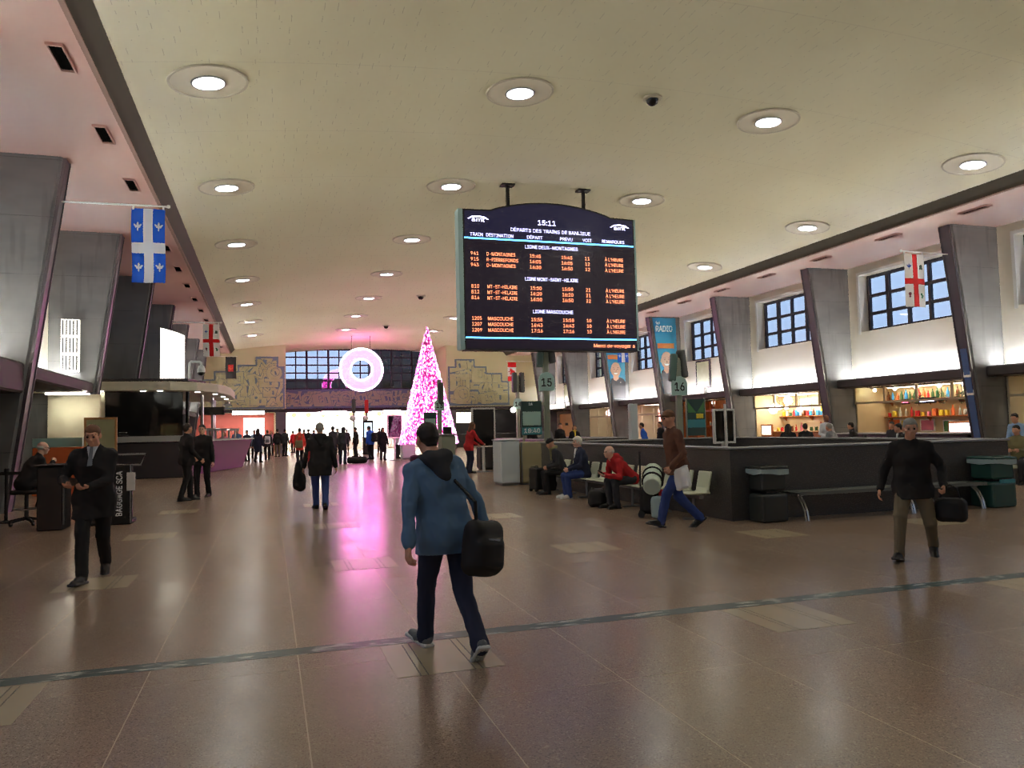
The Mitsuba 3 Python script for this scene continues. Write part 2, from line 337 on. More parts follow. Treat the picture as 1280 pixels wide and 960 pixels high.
    if hairstyle in ('short', 'long', 'curly', 'receding'):
        g = .012 if hairstyle == 'curly' else 0
        A = [egg(HP(0, -.016, .034), (.081 + g, .099 + g, .091 + g), Rh, .01), cone(HP(0, -.05, -.01), .066, HP(0, -.05, -.05), .05, .02)]
        mi_ = [rbox(HP(0, .12, -.055), (.12, .085, .105), .03, Rh, .02), rbox(HP(0, .02, -.135), (.12, .2, .06), .02, Rh, .01)]
        if hairstyle == 'long': A += [cone(HP(0, -.05, 0), .075, HP(0, -.085, -.20), .065, .03), cone(HP(.055, -.03, 0), .045, HP(.07, -.04, -.17), .04, .03), cone(HP(-.055, -.03, 0), .045, HP(-.07, -.04, -.17), .04, .03)]; mi_ = [rbox(HP(0, .12, -.075), (.12, .085, .125), .03, Rh, .02)]
        if hairstyle == 'receding': mi_.append(egg(HP(0, .06, .11), (.055, .085, .05), Rh, .02))
        put(key + '__hair', sculpt(A, hh, minus=mi_, fold=.002 + g * .5, fscale=(40, 40, 30), seed=3), 'mat_' + hair, smooth=True, to=to)
    elif hairstyle == 'fringe':          # a bald crown over a ring of hair
        A = [egg(HP(0, -.02, .005), (.082, .096, .06), Rh, .01)]
        mi_ = [rbox(HP(0, .13, -.02), (.12, .105, .12), .03, Rh, .015), rbox(HP(0, 0, .09), (.12, .2, .055), .02, Rh, .015)]
        put(key + '__hair', sculpt(A, hh, minus=mi_, fold=.004, fscale=(40, 40, 30), seed=3), 'mat_' + hair, smooth=True, to=to)
    elif hairstyle in ('cap', 'beanie'):
        A = [egg(HP(0, -.012, .045), (.084, .102, .088), Rh, .01)]
        if hairstyle == 'cap': A.append(rbox(HP(0, .12, .05), (.06, .06, .008), .006, Rh, .02))
        put(key + '__hat', sculpt(A, hh, cuts=[(HP(0, 0, .022), -hup)]), 'mat_' + hair, smooth=True, to=to)
    elif hairstyle == 'hood':
        A = [egg(HP(0, -.02, .02), (.098, .115, .11), Rh, .02), cone(HP(0, -.04, -.05), .085, neck + up * .02, .09, .04)]
        put(key + '__hood', sculpt(A, hh, minus=[rbox(HP(0, .12, -.01), (.07, .10, .09), .04, Rh, .02)]), 'mat_' + hair, smooth=True, to=to)
    info = dict(key=key, to=to, neck=neck, up=up, rt=rt, fw=fw, head=head, Rh=Rh, HP=HP, chest=chest, pel=pel, wR=wR, wL=wL, eR=eR, eL=eL, shR=shR, shL=shL, s=s, kR=kR, kL=kL, fat=fat)
    for ex in extras: ex(info)
    return info
# extras worn by a person (parts)
def w_shirt(c='cloth_white', tie=None):
    def f(i):
        n, u, r, w = i['neck'], i['up'], i['rt'], i['fw']
        a = n + w * .088 + u * .035; b = i['chest'] + w * .152 * i['fat'] + u * .02; r = r * 1.5
        put(i['key'] + '__shirt_front', hull([a + r * .035, a - r * .035, b, a + r * .035 - w * .05, a - r * .035 - w * .05, b - w * .05]), 'mat_' + c, to=i['to'])
        if tie: put(i['key'] + '__tie', hull([a + r * .010 + w * .012, a - r * .010 + w * .012, b + w * .012 + r * .018, b + w * .012 - r * .018, b - w * .02, a - w * .02]), 'mat_' + tie, to=i['to'])
    return f
def w_hood_down(c):
    def f(i):
        n, u, r, w = i['neck'], i['up'], i['rt'], i['fw']
        A = [cone(n - r * .085 + w * .01 + u * .015, .038, n - r * .06 - w * .075 - u * .0, .045, .03), cone(n + r * .085 + w * .01 + u * .015, .038, n + r * .06 - w * .075 - u * .0, .045, .03),
             cone(n - r * .06 - w * .09, .05, n - u * .14 - w * .115, .05, .05), cone(n + r * .06 - w * .09, .05, n - u * .14 - w * .115, .05, .05), cone(n - r * .06 - w * .085, .05, n + r * .06 - w * .085, .05, .04)]
        put(i['key'] + '__hood', sculpt(A, .012, fold=.008, seed=5), 'mat_' + c, smooth=True, to=i['to'])
    return f
def w_glasses():
    def f(i):
        HP = i['HP']; ms = []
        for e in (-1, 1):
            ms.append(tube([HP(e * .033 + .023 * math.cos(t), .105, .006 + .018 * math.sin(t)) for t in np.linspace(0, 2 * math.pi, 14)[:-1]], .0032, 5, True))
            ms.append(tube([HP(e * .056, .103, .008), HP(e * .078, .06, .010), HP(e * .082, -.01, .006)], .003, 5))
        ms.append(tube([HP(-.011, .108, .008), HP(.011, .108, .008)], .003, 5))
        put(i['key'] + '__glasses', cat(ms), 'mat_black_plastic', to=i['to'])
    return f
def w_scarf(c):
    def f(i):
        n, u, r, w = i['neck'], i['up'], i['rt'], i['fw']
        put(i['key'] + '__scarf', sculpt([cone(n + u * .03 + r * .06, .04, n + u * .03 + w * .075, .04, .03), cone(n + u * .03 - r * .06, .04, n + u * .03 + w * .075, .04, .03), cone(n + u * .03 + r * .06, .04, n + u * .035 - w * .06, .04, .03), cone(n + u * .03 - r * .06, .04, n + u * .035 - w * .06, .04, .03), cone(n + u * .03 + w * .08, .04, n - u * .2 + w * .14, .035, .03)], .014, fold=.006), 'mat_' + c, smooth=True, to=i['to'])
    return f
def w_panel(c, z0, z1, a=.13):
    """Coloured side panels of a jacket under both arms."""
    def f(i):
        for e in (-1, 1):
            p = i['pel'] + i['rt'] * e * .165 * i['fat']
            part(i['key'], 'side_panel', sculpt([cone(p + i['up'] * z0, .045, p + i['up'] * z1, .05, .03)], .015, fold=.004), 'mat_' + c, smooth=True, to=i['to'], label='red side panel')
    return f
def world(i, p): return np.array(i['to'].matrix, float)[:3, :3] @ np.asarray(p, float) + np.array(i['to'].matrix, float)[:3, 3]

# ------------------------------------------------------------------ materials
def f_floor(p, n, uv):
    a = noise(p.x * 150, p.y * 150); b = noise(p.x * 110 + 9, p.y * 110 + 3); c = fbm(p.x * 0.35, p.y * 0.35)
    base = mix(lin(116, 96, 81), lin(134, 115, 99), c)
    base = mix(base, lin(72, 52, 44), smoothstep(.62, .80, a) * .5)
    base = mix(base, lin(190, 172, 148), smoothstep(.74, .88, b) * .28)
    fx = dr.abs(dr.fma(p.x + .78, 1 / .97, 0) - dr.floor((p.x + .78) / .97 + .5)) * .97; fy = dr.abs(p.y / 2 - dr.floor(p.y / 2 + .5)) * 2
    line = smoothstep(.012, .006, dr.minimum(fx, fy)) * smoothstep(13.9, 14.1, p.y)
    return mix(base, lin(150, 138, 122), line * .6)
def f_floor_rough(p, n, uv): return .145 + .12 * fbm(p.x * .8 + 5, p.y * .8) + .05 * noise(p.x * 6, p.y * 6)
def f_ceiling(p, n, uv):
    base = mix(lin(200, 194, 162), lin(210, 205, 178), fbm(p.x * .3, p.y * .3))
    u, v = p.x / .27, p.y / .42; iu, iv = dr.floor(u), dr.floor(v); fu, fv = u - iu, v - iv
    r = cell_rand(iu, iv, 1); o = cell_rand(iu, iv, 2)
    dash = dr.select((r > .52) & (dr.abs(fu - .2 - .6 * o) < .022) & (fv > .2 * o) & (fv < .2 * o + .25 + .4 * cell_rand(iu, iv, 3)), 1., 0.)
    dot = dr.select((cell_rand(iu, iv, 4) > .55) & (dr.square((fu - o) * .27) + dr.square((fv - r) * .42) < .00016), 1., 0.)
    sx = dr.abs(p.x / 1.6 - dr.floor(p.x / 1.6 + .5)) * 1.6; sy = dr.abs((p.y - 1.1) / 3.43 - dr.floor((p.y - 1.1) / 3.43 + .5)) * 3.43
    seam = smoothstep(.02, .008, sy)
    return mix(mix(base, lin(140, 132, 110), dr.maximum(dash, dot) * .45), lin(172, 164, 142), seam * .25)
def f_concrete(p, n, uv):
    c = fbm(p.x * .9 + p.y * .9, p.y * .4, p.z * 1.6, 4)
    base = mix(lin(78, 82, 85), lin(112, 114, 115), c)
    st = fbm(p.x * 5 + p.y * 3, 1.0, p.z * .5, 3)
    base = mix(base, lin(66, 68, 71), smoothstep(.55, .75, st) * .35)
    sz = dr.abs(p.z / 1.32 - dr.floor(p.z / 1.32 + .5)) * 1.32
    return mix(base, lin(62, 64, 66), smoothstep(.02, .008, sz + .012 * noise(p.x * 4, p.z * 4)) * .5)
def f_granite(p, n, uv):
    a = noise(p.x * 60, p.y * 60, p.z * 60)
    return mix(lin(60, 59, 60), lin(70, 69, 69), smoothstep(.45, .8, a))
def f_wood(p, n, uv):
    g = fbm(p.x * 2 + p.y * 12, p.y * 2, p.z * 1.2 + p.x * 9, 3)
    return mix(lin(120, 62, 28), lin(186, 112, 58), g)
def f_relief(p, n, uv): return mix(lin(164, 166, 124), lin(188, 188, 150), fbm(p.x * 3, p.y * 3, p.z * 3))
def f_strip(p, n, uv):
    w = fbm(p.x * 6, p.y * 22, 0., 4)
    return mix(lin(44, 62, 60), lin(140, 146, 138), smoothstep(.56, .72, w))
scene['mat_floor'] = {'type': 'principled', 'base_color': mikit.proc(f_floor), 'roughness': mikit.proc(f_floor_rough), 'specular': 0.55}
mat('inlay', (154, 138, 112), .26, .5)
mat('inlay_groove', (92, 84, 74), .5)
mat('floor_joint', (172, 154, 130), .4)
mat('floor_strip', rough=.35, fn=f_strip)
mat('ceiling', rough=.9, spec=.2, fn=f_ceiling)
mat('soffit', (184, 142, 133), .8, .2)
mat('fascia', (62, 58, 50), .7, .3)
mat('fascia_trim', (128, 98, 88), .6, .3)
mat('concrete', rough=.75, spec=.3, fn=f_concrete)
mat('pier_front', (66, 63, 74), .35, .5)
mat('pier_blue', (62, 92, 140), .4, .5)
mat('pier_edge', (58, 56, 62), .35, .5)
mat('wall', (214, 206, 186), .85, .2)
mat('wall_mural', (198, 194, 154), .85, .2)
mat('shop_wall', (206, 196, 172), .8, .2)
mat('canopy', (38, 34, 36), .55, .4)
mat('dark_metal', (34, 33, 36), .4, .5)
mat('void', (4, 4, 4), 1.0, 0.0)
mat('black', (14, 14, 15), .5, .4)
mat('black_gloss', (8, 8, 9), .06, .6)
mat('black_plastic', (20, 20, 22), .35, .5)
mat('window_frame', (24, 24, 34), .5, .4)
mat('white_trim', (222, 220, 212), .5, .4)
mat('white_panel', (206, 214, 214), .45, .4)
mat('beige_panel', (168, 158, 122), .5, .4)
mat('granite', rough=.3, spec=.5, fn=f_granite)
mat('steel', (190, 190, 192), .22, .5, 1.0)
mat('steel_dull', (150, 152, 154), .4, .5, 1.0)
mat('chrome', (215, 215, 218), .12, .5, 1.0)
mat('bench_metal', (112, 116, 112), .35, .5, .8)
mat('wood', rough=.4, fn=f_wood)
mat('wood_pale', (188, 142, 92), .5)
mat('relief', rough=.8, spec=.2, fn=f_relief)
mat('relief_ground', (112, 130, 142), .8, .2)
mat('frieze_relief', (152, 158, 142), .8, .2)
mat('frieze_ground', (98, 118, 142), .8, .2)
mat('relief_line', (108, 106, 92), .8, .2)
mat('screen', (6, 6, 10), .25, .4)
mat('board_case', (16, 16, 20), .35, .5)
mat('board_side', (150, 178, 178), .4, .4)
mat('lamp_white', (240, 240, 235), .5)
mat('lamp_plate', (206, 198, 176), .7, .3)
mat('lamp_rim', (186, 178, 156), .6, .3)
mat('pink_lamp', (250, 170, 225), .5)
mat('tree_leaf', (190, 40, 140), .5)
mat('tree_dark', (60, 20, 50), .7)
mat('purple', (108, 62, 100), .35, .5)
mat('kiosk_dark', (40, 38, 46), .4, .5)
mat('counter_pale', (176, 180, 178), .3, .5)
mat('roof_white', (206, 202, 180), .6, .3)
mat('chair_shell', (206, 210, 182), .35, .5)
mat('bin_dark', (34, 40, 40), .35, .5)
mat('bin_green', (30, 66, 62), .35, .5)
mat('liner', (170, 190, 188), .3, .5)
mat('sign_green', (52, 92, 88), .4)
mat('sign_dark_green', (34, 62, 60), .4)
mat('sign_pale', (164, 196, 188), .4)
mat('sign_teal', (60, 132, 142), .4)
mat('post_grey', (132, 140, 124), .4, .5)
mat('speaker_green', (74, 100, 94), .4, .5)
mat('speaker_dark', (52, 56, 54), .4, .5)
mat('paper_white', (232, 230, 224), .6)
mat('letter_white', (240, 240, 240), .5)
mat('letter_dark', (30, 34, 34), .5)
mat('orange_print', (222, 112, 60), .6)
mat('red_print', (190, 34, 40), .6)
mat('yellow_print', (222, 196, 60), .6)
mat('blue_print', (44, 130, 190), .6)
mat('green_print', (70, 120, 70), .6)
mat('pink_print', (214, 120, 150), .6)
mat('face_print', (204, 146, 120), .6)
mat('face_shade', (128, 78, 64), .6)
mat('shirt_print', (32, 32, 44), .6)
mat('leaf_green', (44, 78, 40), .6)
mat('glass_green', (40, 80, 50), .1, .6)
mat('glass_brown', (90, 50, 24), .1, .6)
mat('glass_pale', (200, 210, 200), .1, .6)
for nm, c, r in (('skin', (206, 152, 124), .5), ('skin_pale', (222, 176, 152), .5), ('skin_dark', (120, 78, 58), .5), ('hair_dark', (34, 27, 24), .6), ('hair_brown', (92, 62, 42), .6), ('hair_grey', (150, 146, 138), .7), ('hair_white', (214, 208, 192), .7),
                 ('cloth_black', (22, 22, 25), .85), ('cloth_charcoal', (46, 47, 52), .85), ('cloth_navy', (32, 38, 60), .85), ('cloth_blue', (82, 110, 140), .8), ('cloth_bright_blue', (42, 92, 190), .8), ('jeans', (44, 62, 116), .85), ('cloth_khaki', (104, 94, 76), .85),
                 ('cloth_brown', (86, 56, 44), .85), ('cloth_red', (176, 38, 42), .8), ('cloth_coral', (214, 76, 60), .8), ('cloth_white', (220, 220, 222), .8), ('cloth_grey', (116, 120, 126), .85), ('cloth_pink', (210, 140, 170), .8), ('cloth_olive', (122, 116, 82), .85), ('cloth_light_blue', (148, 178, 210), .8),
                 ('shoe_black', (16, 16, 17), .4), ('shoe_grey', (96, 98, 100), .6), ('shoe_white', (206, 204, 198), .5), ('bag_black', (20, 20, 22), .6), ('mat_green', (196, 208, 190), .7), ('eye', (22, 16, 14), .15)):
    mat(nm, c, r, .3)
scene['mat_pane'] = {'type': 'thindielectric', 'int_ior': 1.5}

# ------------------------------------------------------------------ floor: panels with joints near by, one polished surface beyond
GY0, GY1 = -8.0, 80.0
struct('floor', 'polished brown terrazzo floor of the station hall', cat(bx(-11, 29, 14.0, GY1, -.2, 0), bx(-11, -4.66, GY0, 14.0, -.2, 0), bx(16.68, 29, GY0, 14.0, -.2, 0), bx(-4.66, 16.68, GY0, .5, -.2, 0)), 'mat_floor')
part('floor', 'joint_bed', bx(-4.66, 16.68, .5, 14.0, -.2, -.0008), 'mat_floor_joint')
for i in range(22):
    x0 = -4.66 + .97 * i; y = .51 + (0 if x0 < 1.1 else -1.0); rows = []
    y0s = [.5] + [k for k in (np.arange(-1, 14, 2) + (.51 if x0 < 1.1 else 1.51)) if k > .6] + [14.0]
    for a, b in zip(y0s[:-1], y0s[1:]):
        if b - a > .05: part('floor', 'tile', bx(x0 + .004, x0 + .966, a + .004, b - .004, -.05, 0), 'mat_floor')
part('floor', 'expansion_strip', bx(-11, 22, 5.87, 6.05, -.01, .0015), 'mat_floor_strip', label='worn dark green strip running across the floor')
for j, yc in enumerate((5.46, 9.55, 13.63, 17.71)):
    for i in range(-1, 4):
        xc = 1.15 + 2.91 * i - (.06 if j else 0)
        if j > 1 and i > 1: continue
        part('floor', 'inlay', bx(xc - .37, xc + .37, yc - .39, yc + .39, -.01, .001), 'mat_inlay_groove')
        for a, b in ((-.37, -.215), (-.205, -.165), (-.155, .155), (.165, .205), (.215, .37)):
            part('floor', 'inlay', bx(xc + a, xc + b, yc - .39, yc + .39, -.008, .002), 'mat_inlay')

# ------------------------------------------------------------------ ceiling: a shallow vault between two flat soffits
def arch(x): return 9.064 - .00627 * (x - 8.5) ** 2
XA = np.linspace(-2.55, 19.55, 41)
V, F = [], []
for x in XA:
    for y in (GY0, 70.6):
        V += [[x, y, arch(x)], [x, y, arch(x) + .15]]
for i in range(40):
    a = i * 4
    F += [[a, a + 2, a + 6], [a, a + 6, a + 4], [a + 1, a + 5, a + 7], [a + 1, a + 7, a + 3], [a, a + 4, a + 5], [a, a + 5, a + 1], [a + 2, a + 3, a + 7], [a + 2, a + 7, a + 6]]
struct('ceiling', 'cream perforated acoustic ceiling of the hall, a very shallow vault', mesh(V, F), 'mat_ceiling', smooth=False)
XS = {'left': (-2.55, -2.86, -7.0, -6.4), 'right': (19.55, 19.86, 24.0, 23.4)}
for sd, (xe, xs, xo, xw) in XS.items():
    sg_ = 1 if sd == 'right' else -1
    a, b = sorted((xs, xo))
    k = struct(f'ceiling_soffit_{sd}', f'pinkish flat soffit along the {sd} side of the hall above the slanted piers', bx(a, b, GY0, 64.0, 8.0, 8.2), 'mat_soffit')
    z0 = arch(xe)
    prof = [(xs - sg_ * .02, 7.985), (xs + sg_ * .04, 7.985), (xs + sg_ * .04, 8.1), (xe + sg_ * .06, z0 + .15), (xe - sg_ * .0, z0 + .0)]
    part(k, 'fascia', hull([[x, y, z] for x, z in prof for y in (GY0, 64.0)]), 'mat_fascia', label='dark recessed strip between soffit and vault')
    part(k + '__fascia', 'trim', bx(*sorted((xs - sg_ * .035, xs + sg_ * .05)), GY0, 64.0, 7.97, 8.04), 'mat_fascia_trim')
# ceiling lamps
plate = lathe([(.02, -.012), (.30, -.012), (.33, -.035), (.36, -.012), (.66, -.012), (.70, -.03), (.74, -.03), (.75, .01)], 36)
rimm = lathe([(.70, -.011), (.705, -.036), (.745, -.038), (.752, .0)], 36)
bulb = lathe([(.001, -.085), (.14, -.078), (.22, -.058), (.27, -.030), (.285, -.014)], 28)
collar = lathe([(.285, -.012), (.295, -.055), (.325, -.055), (.335, -.012)], 28)
D_plate, D_rim, D_bulb, D_collar = (mikit.ply(m, smooth=40) for m in (plate, rimm, bulb, collar))
ROWS = {-1.1: 'row nearest the left soffit', 5.3: 'row left of the departure board', 11.72: 'row right of the departure board', 18.2: 'row nearest the right soffit'}
ORD = ['nearest', 'second', 'third', 'fourth', 'fifth', 'sixth', 'seventh', 'eighth', 'ninth', 'tenth', 'eleventh', 'twelfth', 'thirteenth', 'fourteenth', 'fifteenth']
for x, row in ROWS.items():
    for j in range(-2, 7):
        y = 15.64 + 6.72 * j
        if j == -2 and x in (5.3, 11.72): continue
        lab = f'round recessed ceiling lamp, {ORD[j]} in the {row}' if j >= 0 else f'round recessed ceiling lamp ahead of the photographed ones, {row}'
        k = thing('ceiling_light', lab, 'ceiling light', 'round lamps in the vaulted ceiling')
        slope = math.degrees(math.atan(.01254 * (x - 8.5)))
        to = T().translate([x, y, arch(x)]).rotate([0, 1, 0], slope)
        put(k + '__plate', D_plate, 'mat_lamp_plate', to=to); put(k + '__rim', D_rim, 'mat_lamp_rim', to=to); put(k + '__collar', D_collar, 'mat_steel_dull', to=to)
        put(k + '__bulb', D_bulb, 'mat_lamp_white', to=to, emit=np.array(LAMP_COLOUR) * LAMP, weight=3.0)
for (x, y), lab in zip(((8.37, 15.3), (8.05, 41.7), (7.9, 54.0)), ('small dark dome camera on the ceiling above and before the departure board', 'small dark dome camera on the ceiling behind the departure board', 'tiny dark dome camera on the ceiling above the pink tree')):
    k = thing('dome_camera', lab, 'camera', 'dome cameras on the ceiling')
    s = 1.0 if y < 20 else 1.2
    put(k + '__base', lathe([(.001, -.05), (.20, -.05), (.22, -.03), (.22, .02)], 20), 'mat_lamp_rim', smooth=40, to=place(x, y, arch(x), s=s))
    put(k + '__dome', lathe([(.001, -.19), (.07, -.175), (.12, -.13), (.14, -.05)], 20), 'mat_black_gloss', smooth=True, to=place(x, y, arch(x), s=s))
# slots in the soffits
D_slot = mikit.ply(cat(bx(-.105, .105, -.46, .46, -.012, .002)))
D_lip = mikit.ply(cat(bx(-.13, -.105, -.5, .5, -.05, .0), bx(.105, .13, -.5, .5, -.05, .0), bx(-.13, .13, .46, .5, -.05, .0), bx(-.13, .13, -.5, -.46, -.05, .0)))
for sd, x in (('left', -3.3), ('right', 20.68)):
    for j in range(14):
        y = (14.2 if sd == 'left' else 14.35) + 3.46 * j
        if y > 63: break
        lab = f'{ORD[j]} dark slot vent from the near end of the {sd} soffit'
        k = thing('soffit_vent', lab, 'vent', 'slot vents in the soffits')
        put(k + '__slot', D_slot, 'mat_void', to=place(x, y, 8.0)); put(k + '__frame', D_lip, 'mat_soffit', to=place(x, y, 8.0))

# ------------------------------------------------------------------ piers, side walls, windows, canopies
PY = [12.37 + 7.0 * k for k in range(8)]                       # near faces of the piers
PT = .52
MX = 17.0                                                     # x of the left side = MX - x of the right side
def pierx(z): return 21.45 + (8.0 - z) * .134
for sd in ('left', 'right'):
    fx = (lambda v: v) if sd == 'right' else (lambda v: MX - v)
    for k, y in enumerate(PY):
        if k == 0 and sd == 'right': pass
        key = struct(f'pillar_{len([n for n in USED if n.startswith("pillar_")]) + 1}', f'slanted grey concrete pier on the {sd} side, number {k + 1} from the near end')
        y1 = y + PT
        body = hull([[fx(pierx(z) + d), yy, z] for z in (0, 8.0) for yy, d in ((y + .05, .0), (y1 - .05, 0))] + [[fx(pierx(z) + .05), yy, z] for z in (0, 8.0) for yy in (y, y1)] + [[fx(24.4), yy, z] for z in (0, 8.0) for yy in (y, y1)])
        put(key + '__body', body, 'mat_concrete')
        put(key + '__front_plate', hull([[fx(pierx(z) - .05 + d), yy, z] for z in (.0, 7.99) for yy in (y + .07, y1 - .07) for d in (0, .06)]), 'mat_pier_front', label='bronze grey plate on the front edge')
        for yy in (y + .05, y1 - .09): part(key + '__front_plate', 'edge_strip', hull([[fx(pierx(z) - .07 + d), yy + e, z] for z in (.0, 7.985) for e in (0, .04) for d in (0, .08)]), 'mat_pier_edge')
        if sd == 'right' and k == 1: part(key + '__front_plate', 'blue_panel', hull([[pierx(z) - .065 + d, yy, z] for z in (.0, 3.9) for yy in (y + .14, y1 - .14) for d in (0, .03)]), 'mat_pier_blue', label='blue panel on the lower front edge')
    # the wall above the canopies, bay by bay, with a window opening in each
    xw0, xw1 = sorted((fx(23.4), fx(24.0)))
    pieces = []
    n0 = -1
    for k in range(n0, 8):
        y0 = 12.37 + 7.0 * k + PT; yc = y0 + 3.24; a, b = yc - 2.62, yc + 2.62
        if k == 7: pieces.append(bx(xw0, xw1, y0 - PT, 64.6, 3.0, 8.0)); continue
        pieces += [bx(xw0, xw1, y0 - PT, a, 3.0, 8.0), bx(xw0, xw1, b, y0 + 6.48, 3.0, 8.0), bx(xw0, xw1, a, b, 3.0, 5.25), bx(xw0, xw1, a, b, 7.6, 8.0)]
        w = struct(f'window_{len([n for n in USED if n.startswith("window_")]) + 1}', f'dark framed window high in the {sd} wall, bay {k + 2} from the near end')
        X = fx(23.86); s_ = 1 if sd == 'right' else -1
        fr = [bx(*sorted((X - s_ * .06, X + s_ * .06)), a, b, z - .06, z + .06) for z in (5.31, 6.0, 6.74, 7.54)]
        for j in range(6):
            yy = a + .06 + (b - a - .12) * j / 5; wd = .09 if j in (1, 4) else .06
            fr.append(bx(*sorted((X - s_ * .06, X + s_ * .06)), yy - wd, yy + wd, 5.25, 7.6))
        put(w + '__frame', cat(fr), 'mat_window_frame')
        put(w + '__surround', cat(bx(*sorted((fx(23.37), fx(23.42))), a - .12, a, 5.15, 7.72), bx(*sorted((fx(23.37), fx(23.42))), b, b + .12, 5.15, 7.72), bx(*sorted((fx(23.37), fx(23.42))), a, b, 7.6, 7.72)), 'mat_white_trim')
        for j in range(5):
            for z0, z1 in ((5.31, 6.0), (6.0, 6.74), (6.74, 7.54)):
                p0, p1 = a + .06 + (b - a - .12) * j / 5, a + .06 + (b - a - .12) * (j + 1) / 5
                part(w, 'pane', mesh([[X, p0, z0], [X, p1, z0], [X, p1, z1], [X, p0, z1]], [[0, 1, 2], [0, 2, 3]]), 'mat_pane')
    struct(f'wall_{sd}', f'cream {sd} wall above the shop canopies', cat(pieces), 'mat_wall')
    # canopies with a light trough on top
    for k in range(-1, 8):
        y0, y1 = 12.37 + 7.0 * k + PT, 12.37 + 7.0 * (k + 1)
        if k == 7: y1 = 64.0
        if sd == 'left' and k in (2, 3): continue
        key = struct(f'canopy_{sd}_{k + 2}', f'dark canopy with a lit trough over the shops in bay {k + 2} of the {sd} side')
        c0, c1 = sorted((fx(22.55 if sd == 'right' else 22.15), fx(23.4)))
        put(key + '__slab', cham(c0, c1, y0, y1, 2.62 if sd == 'left' and k == 0 else 2.95, 3.3, .05), 'mat_canopy')
        t0, t1 = sorted((fx(22.98), fx(23.12)))
        put(key + '__light_trough', bx(t0, t1, y0 + .15, y1 - .15, 3.31, 3.33), 'mat_lamp_white', emit=np.array(UPLIGHT_COLOUR) * UPLIGHT * (1.0 if sd == 'right' else .7), weight=5.0)
    # rooms of the shops
    bk = 25.2 if sd == 'right' else 27.2
    a, b = sorted((fx(bk), fx(bk + .2)))
    struct(f'wall_shops_{sd}', f'back wall of the shops behind the {sd} side', bx(a, b, GY0, 64.0, 0, 3.3), 'mat_shop_wall')
    a, b = sorted((fx(23.4), fx(27.4)))
    struct(f'ceiling_shops_{sd}', f'low ceiling of the shops behind the {sd} side', bx(a, b, GY0, 64.0, 2.98, 3.1), 'mat_shop_wall')
    struct(f'wall_partitions_{sd}', f'partitions between the shops on the {sd} side', cat([bx(*sorted((fx(24.3), fx(27.3))), y + .05, y + PT - .05, 0, 3.0) for y in PY]), 'mat_concrete')
    struct(f'wall_outer_{sd}', f'outer wall closing the {sd} side of the building below the roof', cat(bx(*sorted((fx(24.0), fx(27.4))), GY0, 64.6, 3.1, 3.3)), 'mat_wall')
struct('wall_behind', 'plain wall closing the hall behind the camera', bx(-11, 29, GY0 - .3, GY0, 0, 9.3), 'mat_wall')

# ------------------------------------------------------------------ end wall: two mural walls and a recess with a great window
RX0, RX1, MY, WY = 1.29, 14.45, 64.0, 70.0
struct('wall_end_left', 'beige end wall carrying the left relief mural', cat(bx(-11, RX0, MY, MY + .5, 3.5, 9.3), bx(RX0 - .4, RX0, MY, WY, 3.5, 9.3)), 'mat_wall_mural')
struct('wall_end_right', 'beige end wall carrying the right relief mural', cat(bx(RX1, 29, MY, MY + .5, 3.5, 9.3), bx(RX1, RX1 + .4, MY, WY, 3.5, 9.3)), 'mat_wall_mural')
struct('wall_window_end', 'dark wall band around the end window', cat(bx(RX0, RX1, WY, WY + .3, 3.7, 5.5), bx(RX0, RX1, WY, WY + .3, 9.0, 9.3)), 'mat_frieze_ground')
struct('trim_1', 'dark lintel under the left mural', bx(-11, RX0, MY - .12, MY + .5, 3.32, 3.55), 'mat_canopy')
struct('trim_2', 'dark curved lintel under the right mural', bx(RX1, 23.4, MY - .12, MY + .5, 3.32, 3.55), 'mat_canopy')
struct('trim_3', 'dark lintel over the shops under the end window', bx(RX0, RX1, WY - .1, WY + .3, 3.45, 3.75), 'mat_canopy')
struct('column_1', 'plain grey column at the corner of the left end wall', cham(.5, RX0, MY, MY + .8, 0, 3.4, .04), 'mat_concrete')
struct('column_2', 'plain grey column at the corner of the right end wall', cham(RX1, RX1 + .8, MY, MY + .8, 0, 3.4, .04), 'mat_concrete')
w = struct(f'window_{len([n for n in USED if n.startswith("window_")]) + 1}', 'great gridded window across the end of the hall')
NC = 14; xs_ = np.linspace(RX0 + .03, RX1 - .03, NC + 1); zs_ = [5.5, 6.2, 6.9, 7.6, 8.3, 8.98]
fr = []
for i, x in enumerate(xs_):
    wd = .085 if i % 2 == 0 else .045
    fr.append(bx(x - wd, x + wd, WY - .05, WY + .1, 5.5, 9.05))
for z in zs_: fr.append(bx(RX0, RX1, WY - .03, WY + .08, z - .05, z + .05))
put(w + '__frame', cat(fr), 'mat_window_frame')
for i in range(NC):
    for z0, z1 in zip(zs_[:-1], zs_[1:]):
        part(w, 'pane', mesh([[xs_[i], WY + .05, z0], [xs_[i + 1], WY + .05, z0], [xs_[i + 1], WY + .05, z1], [xs_[i], WY + .05, z1]], [[0, 1, 2], [0, 2, 3]]), 'mat_pane')
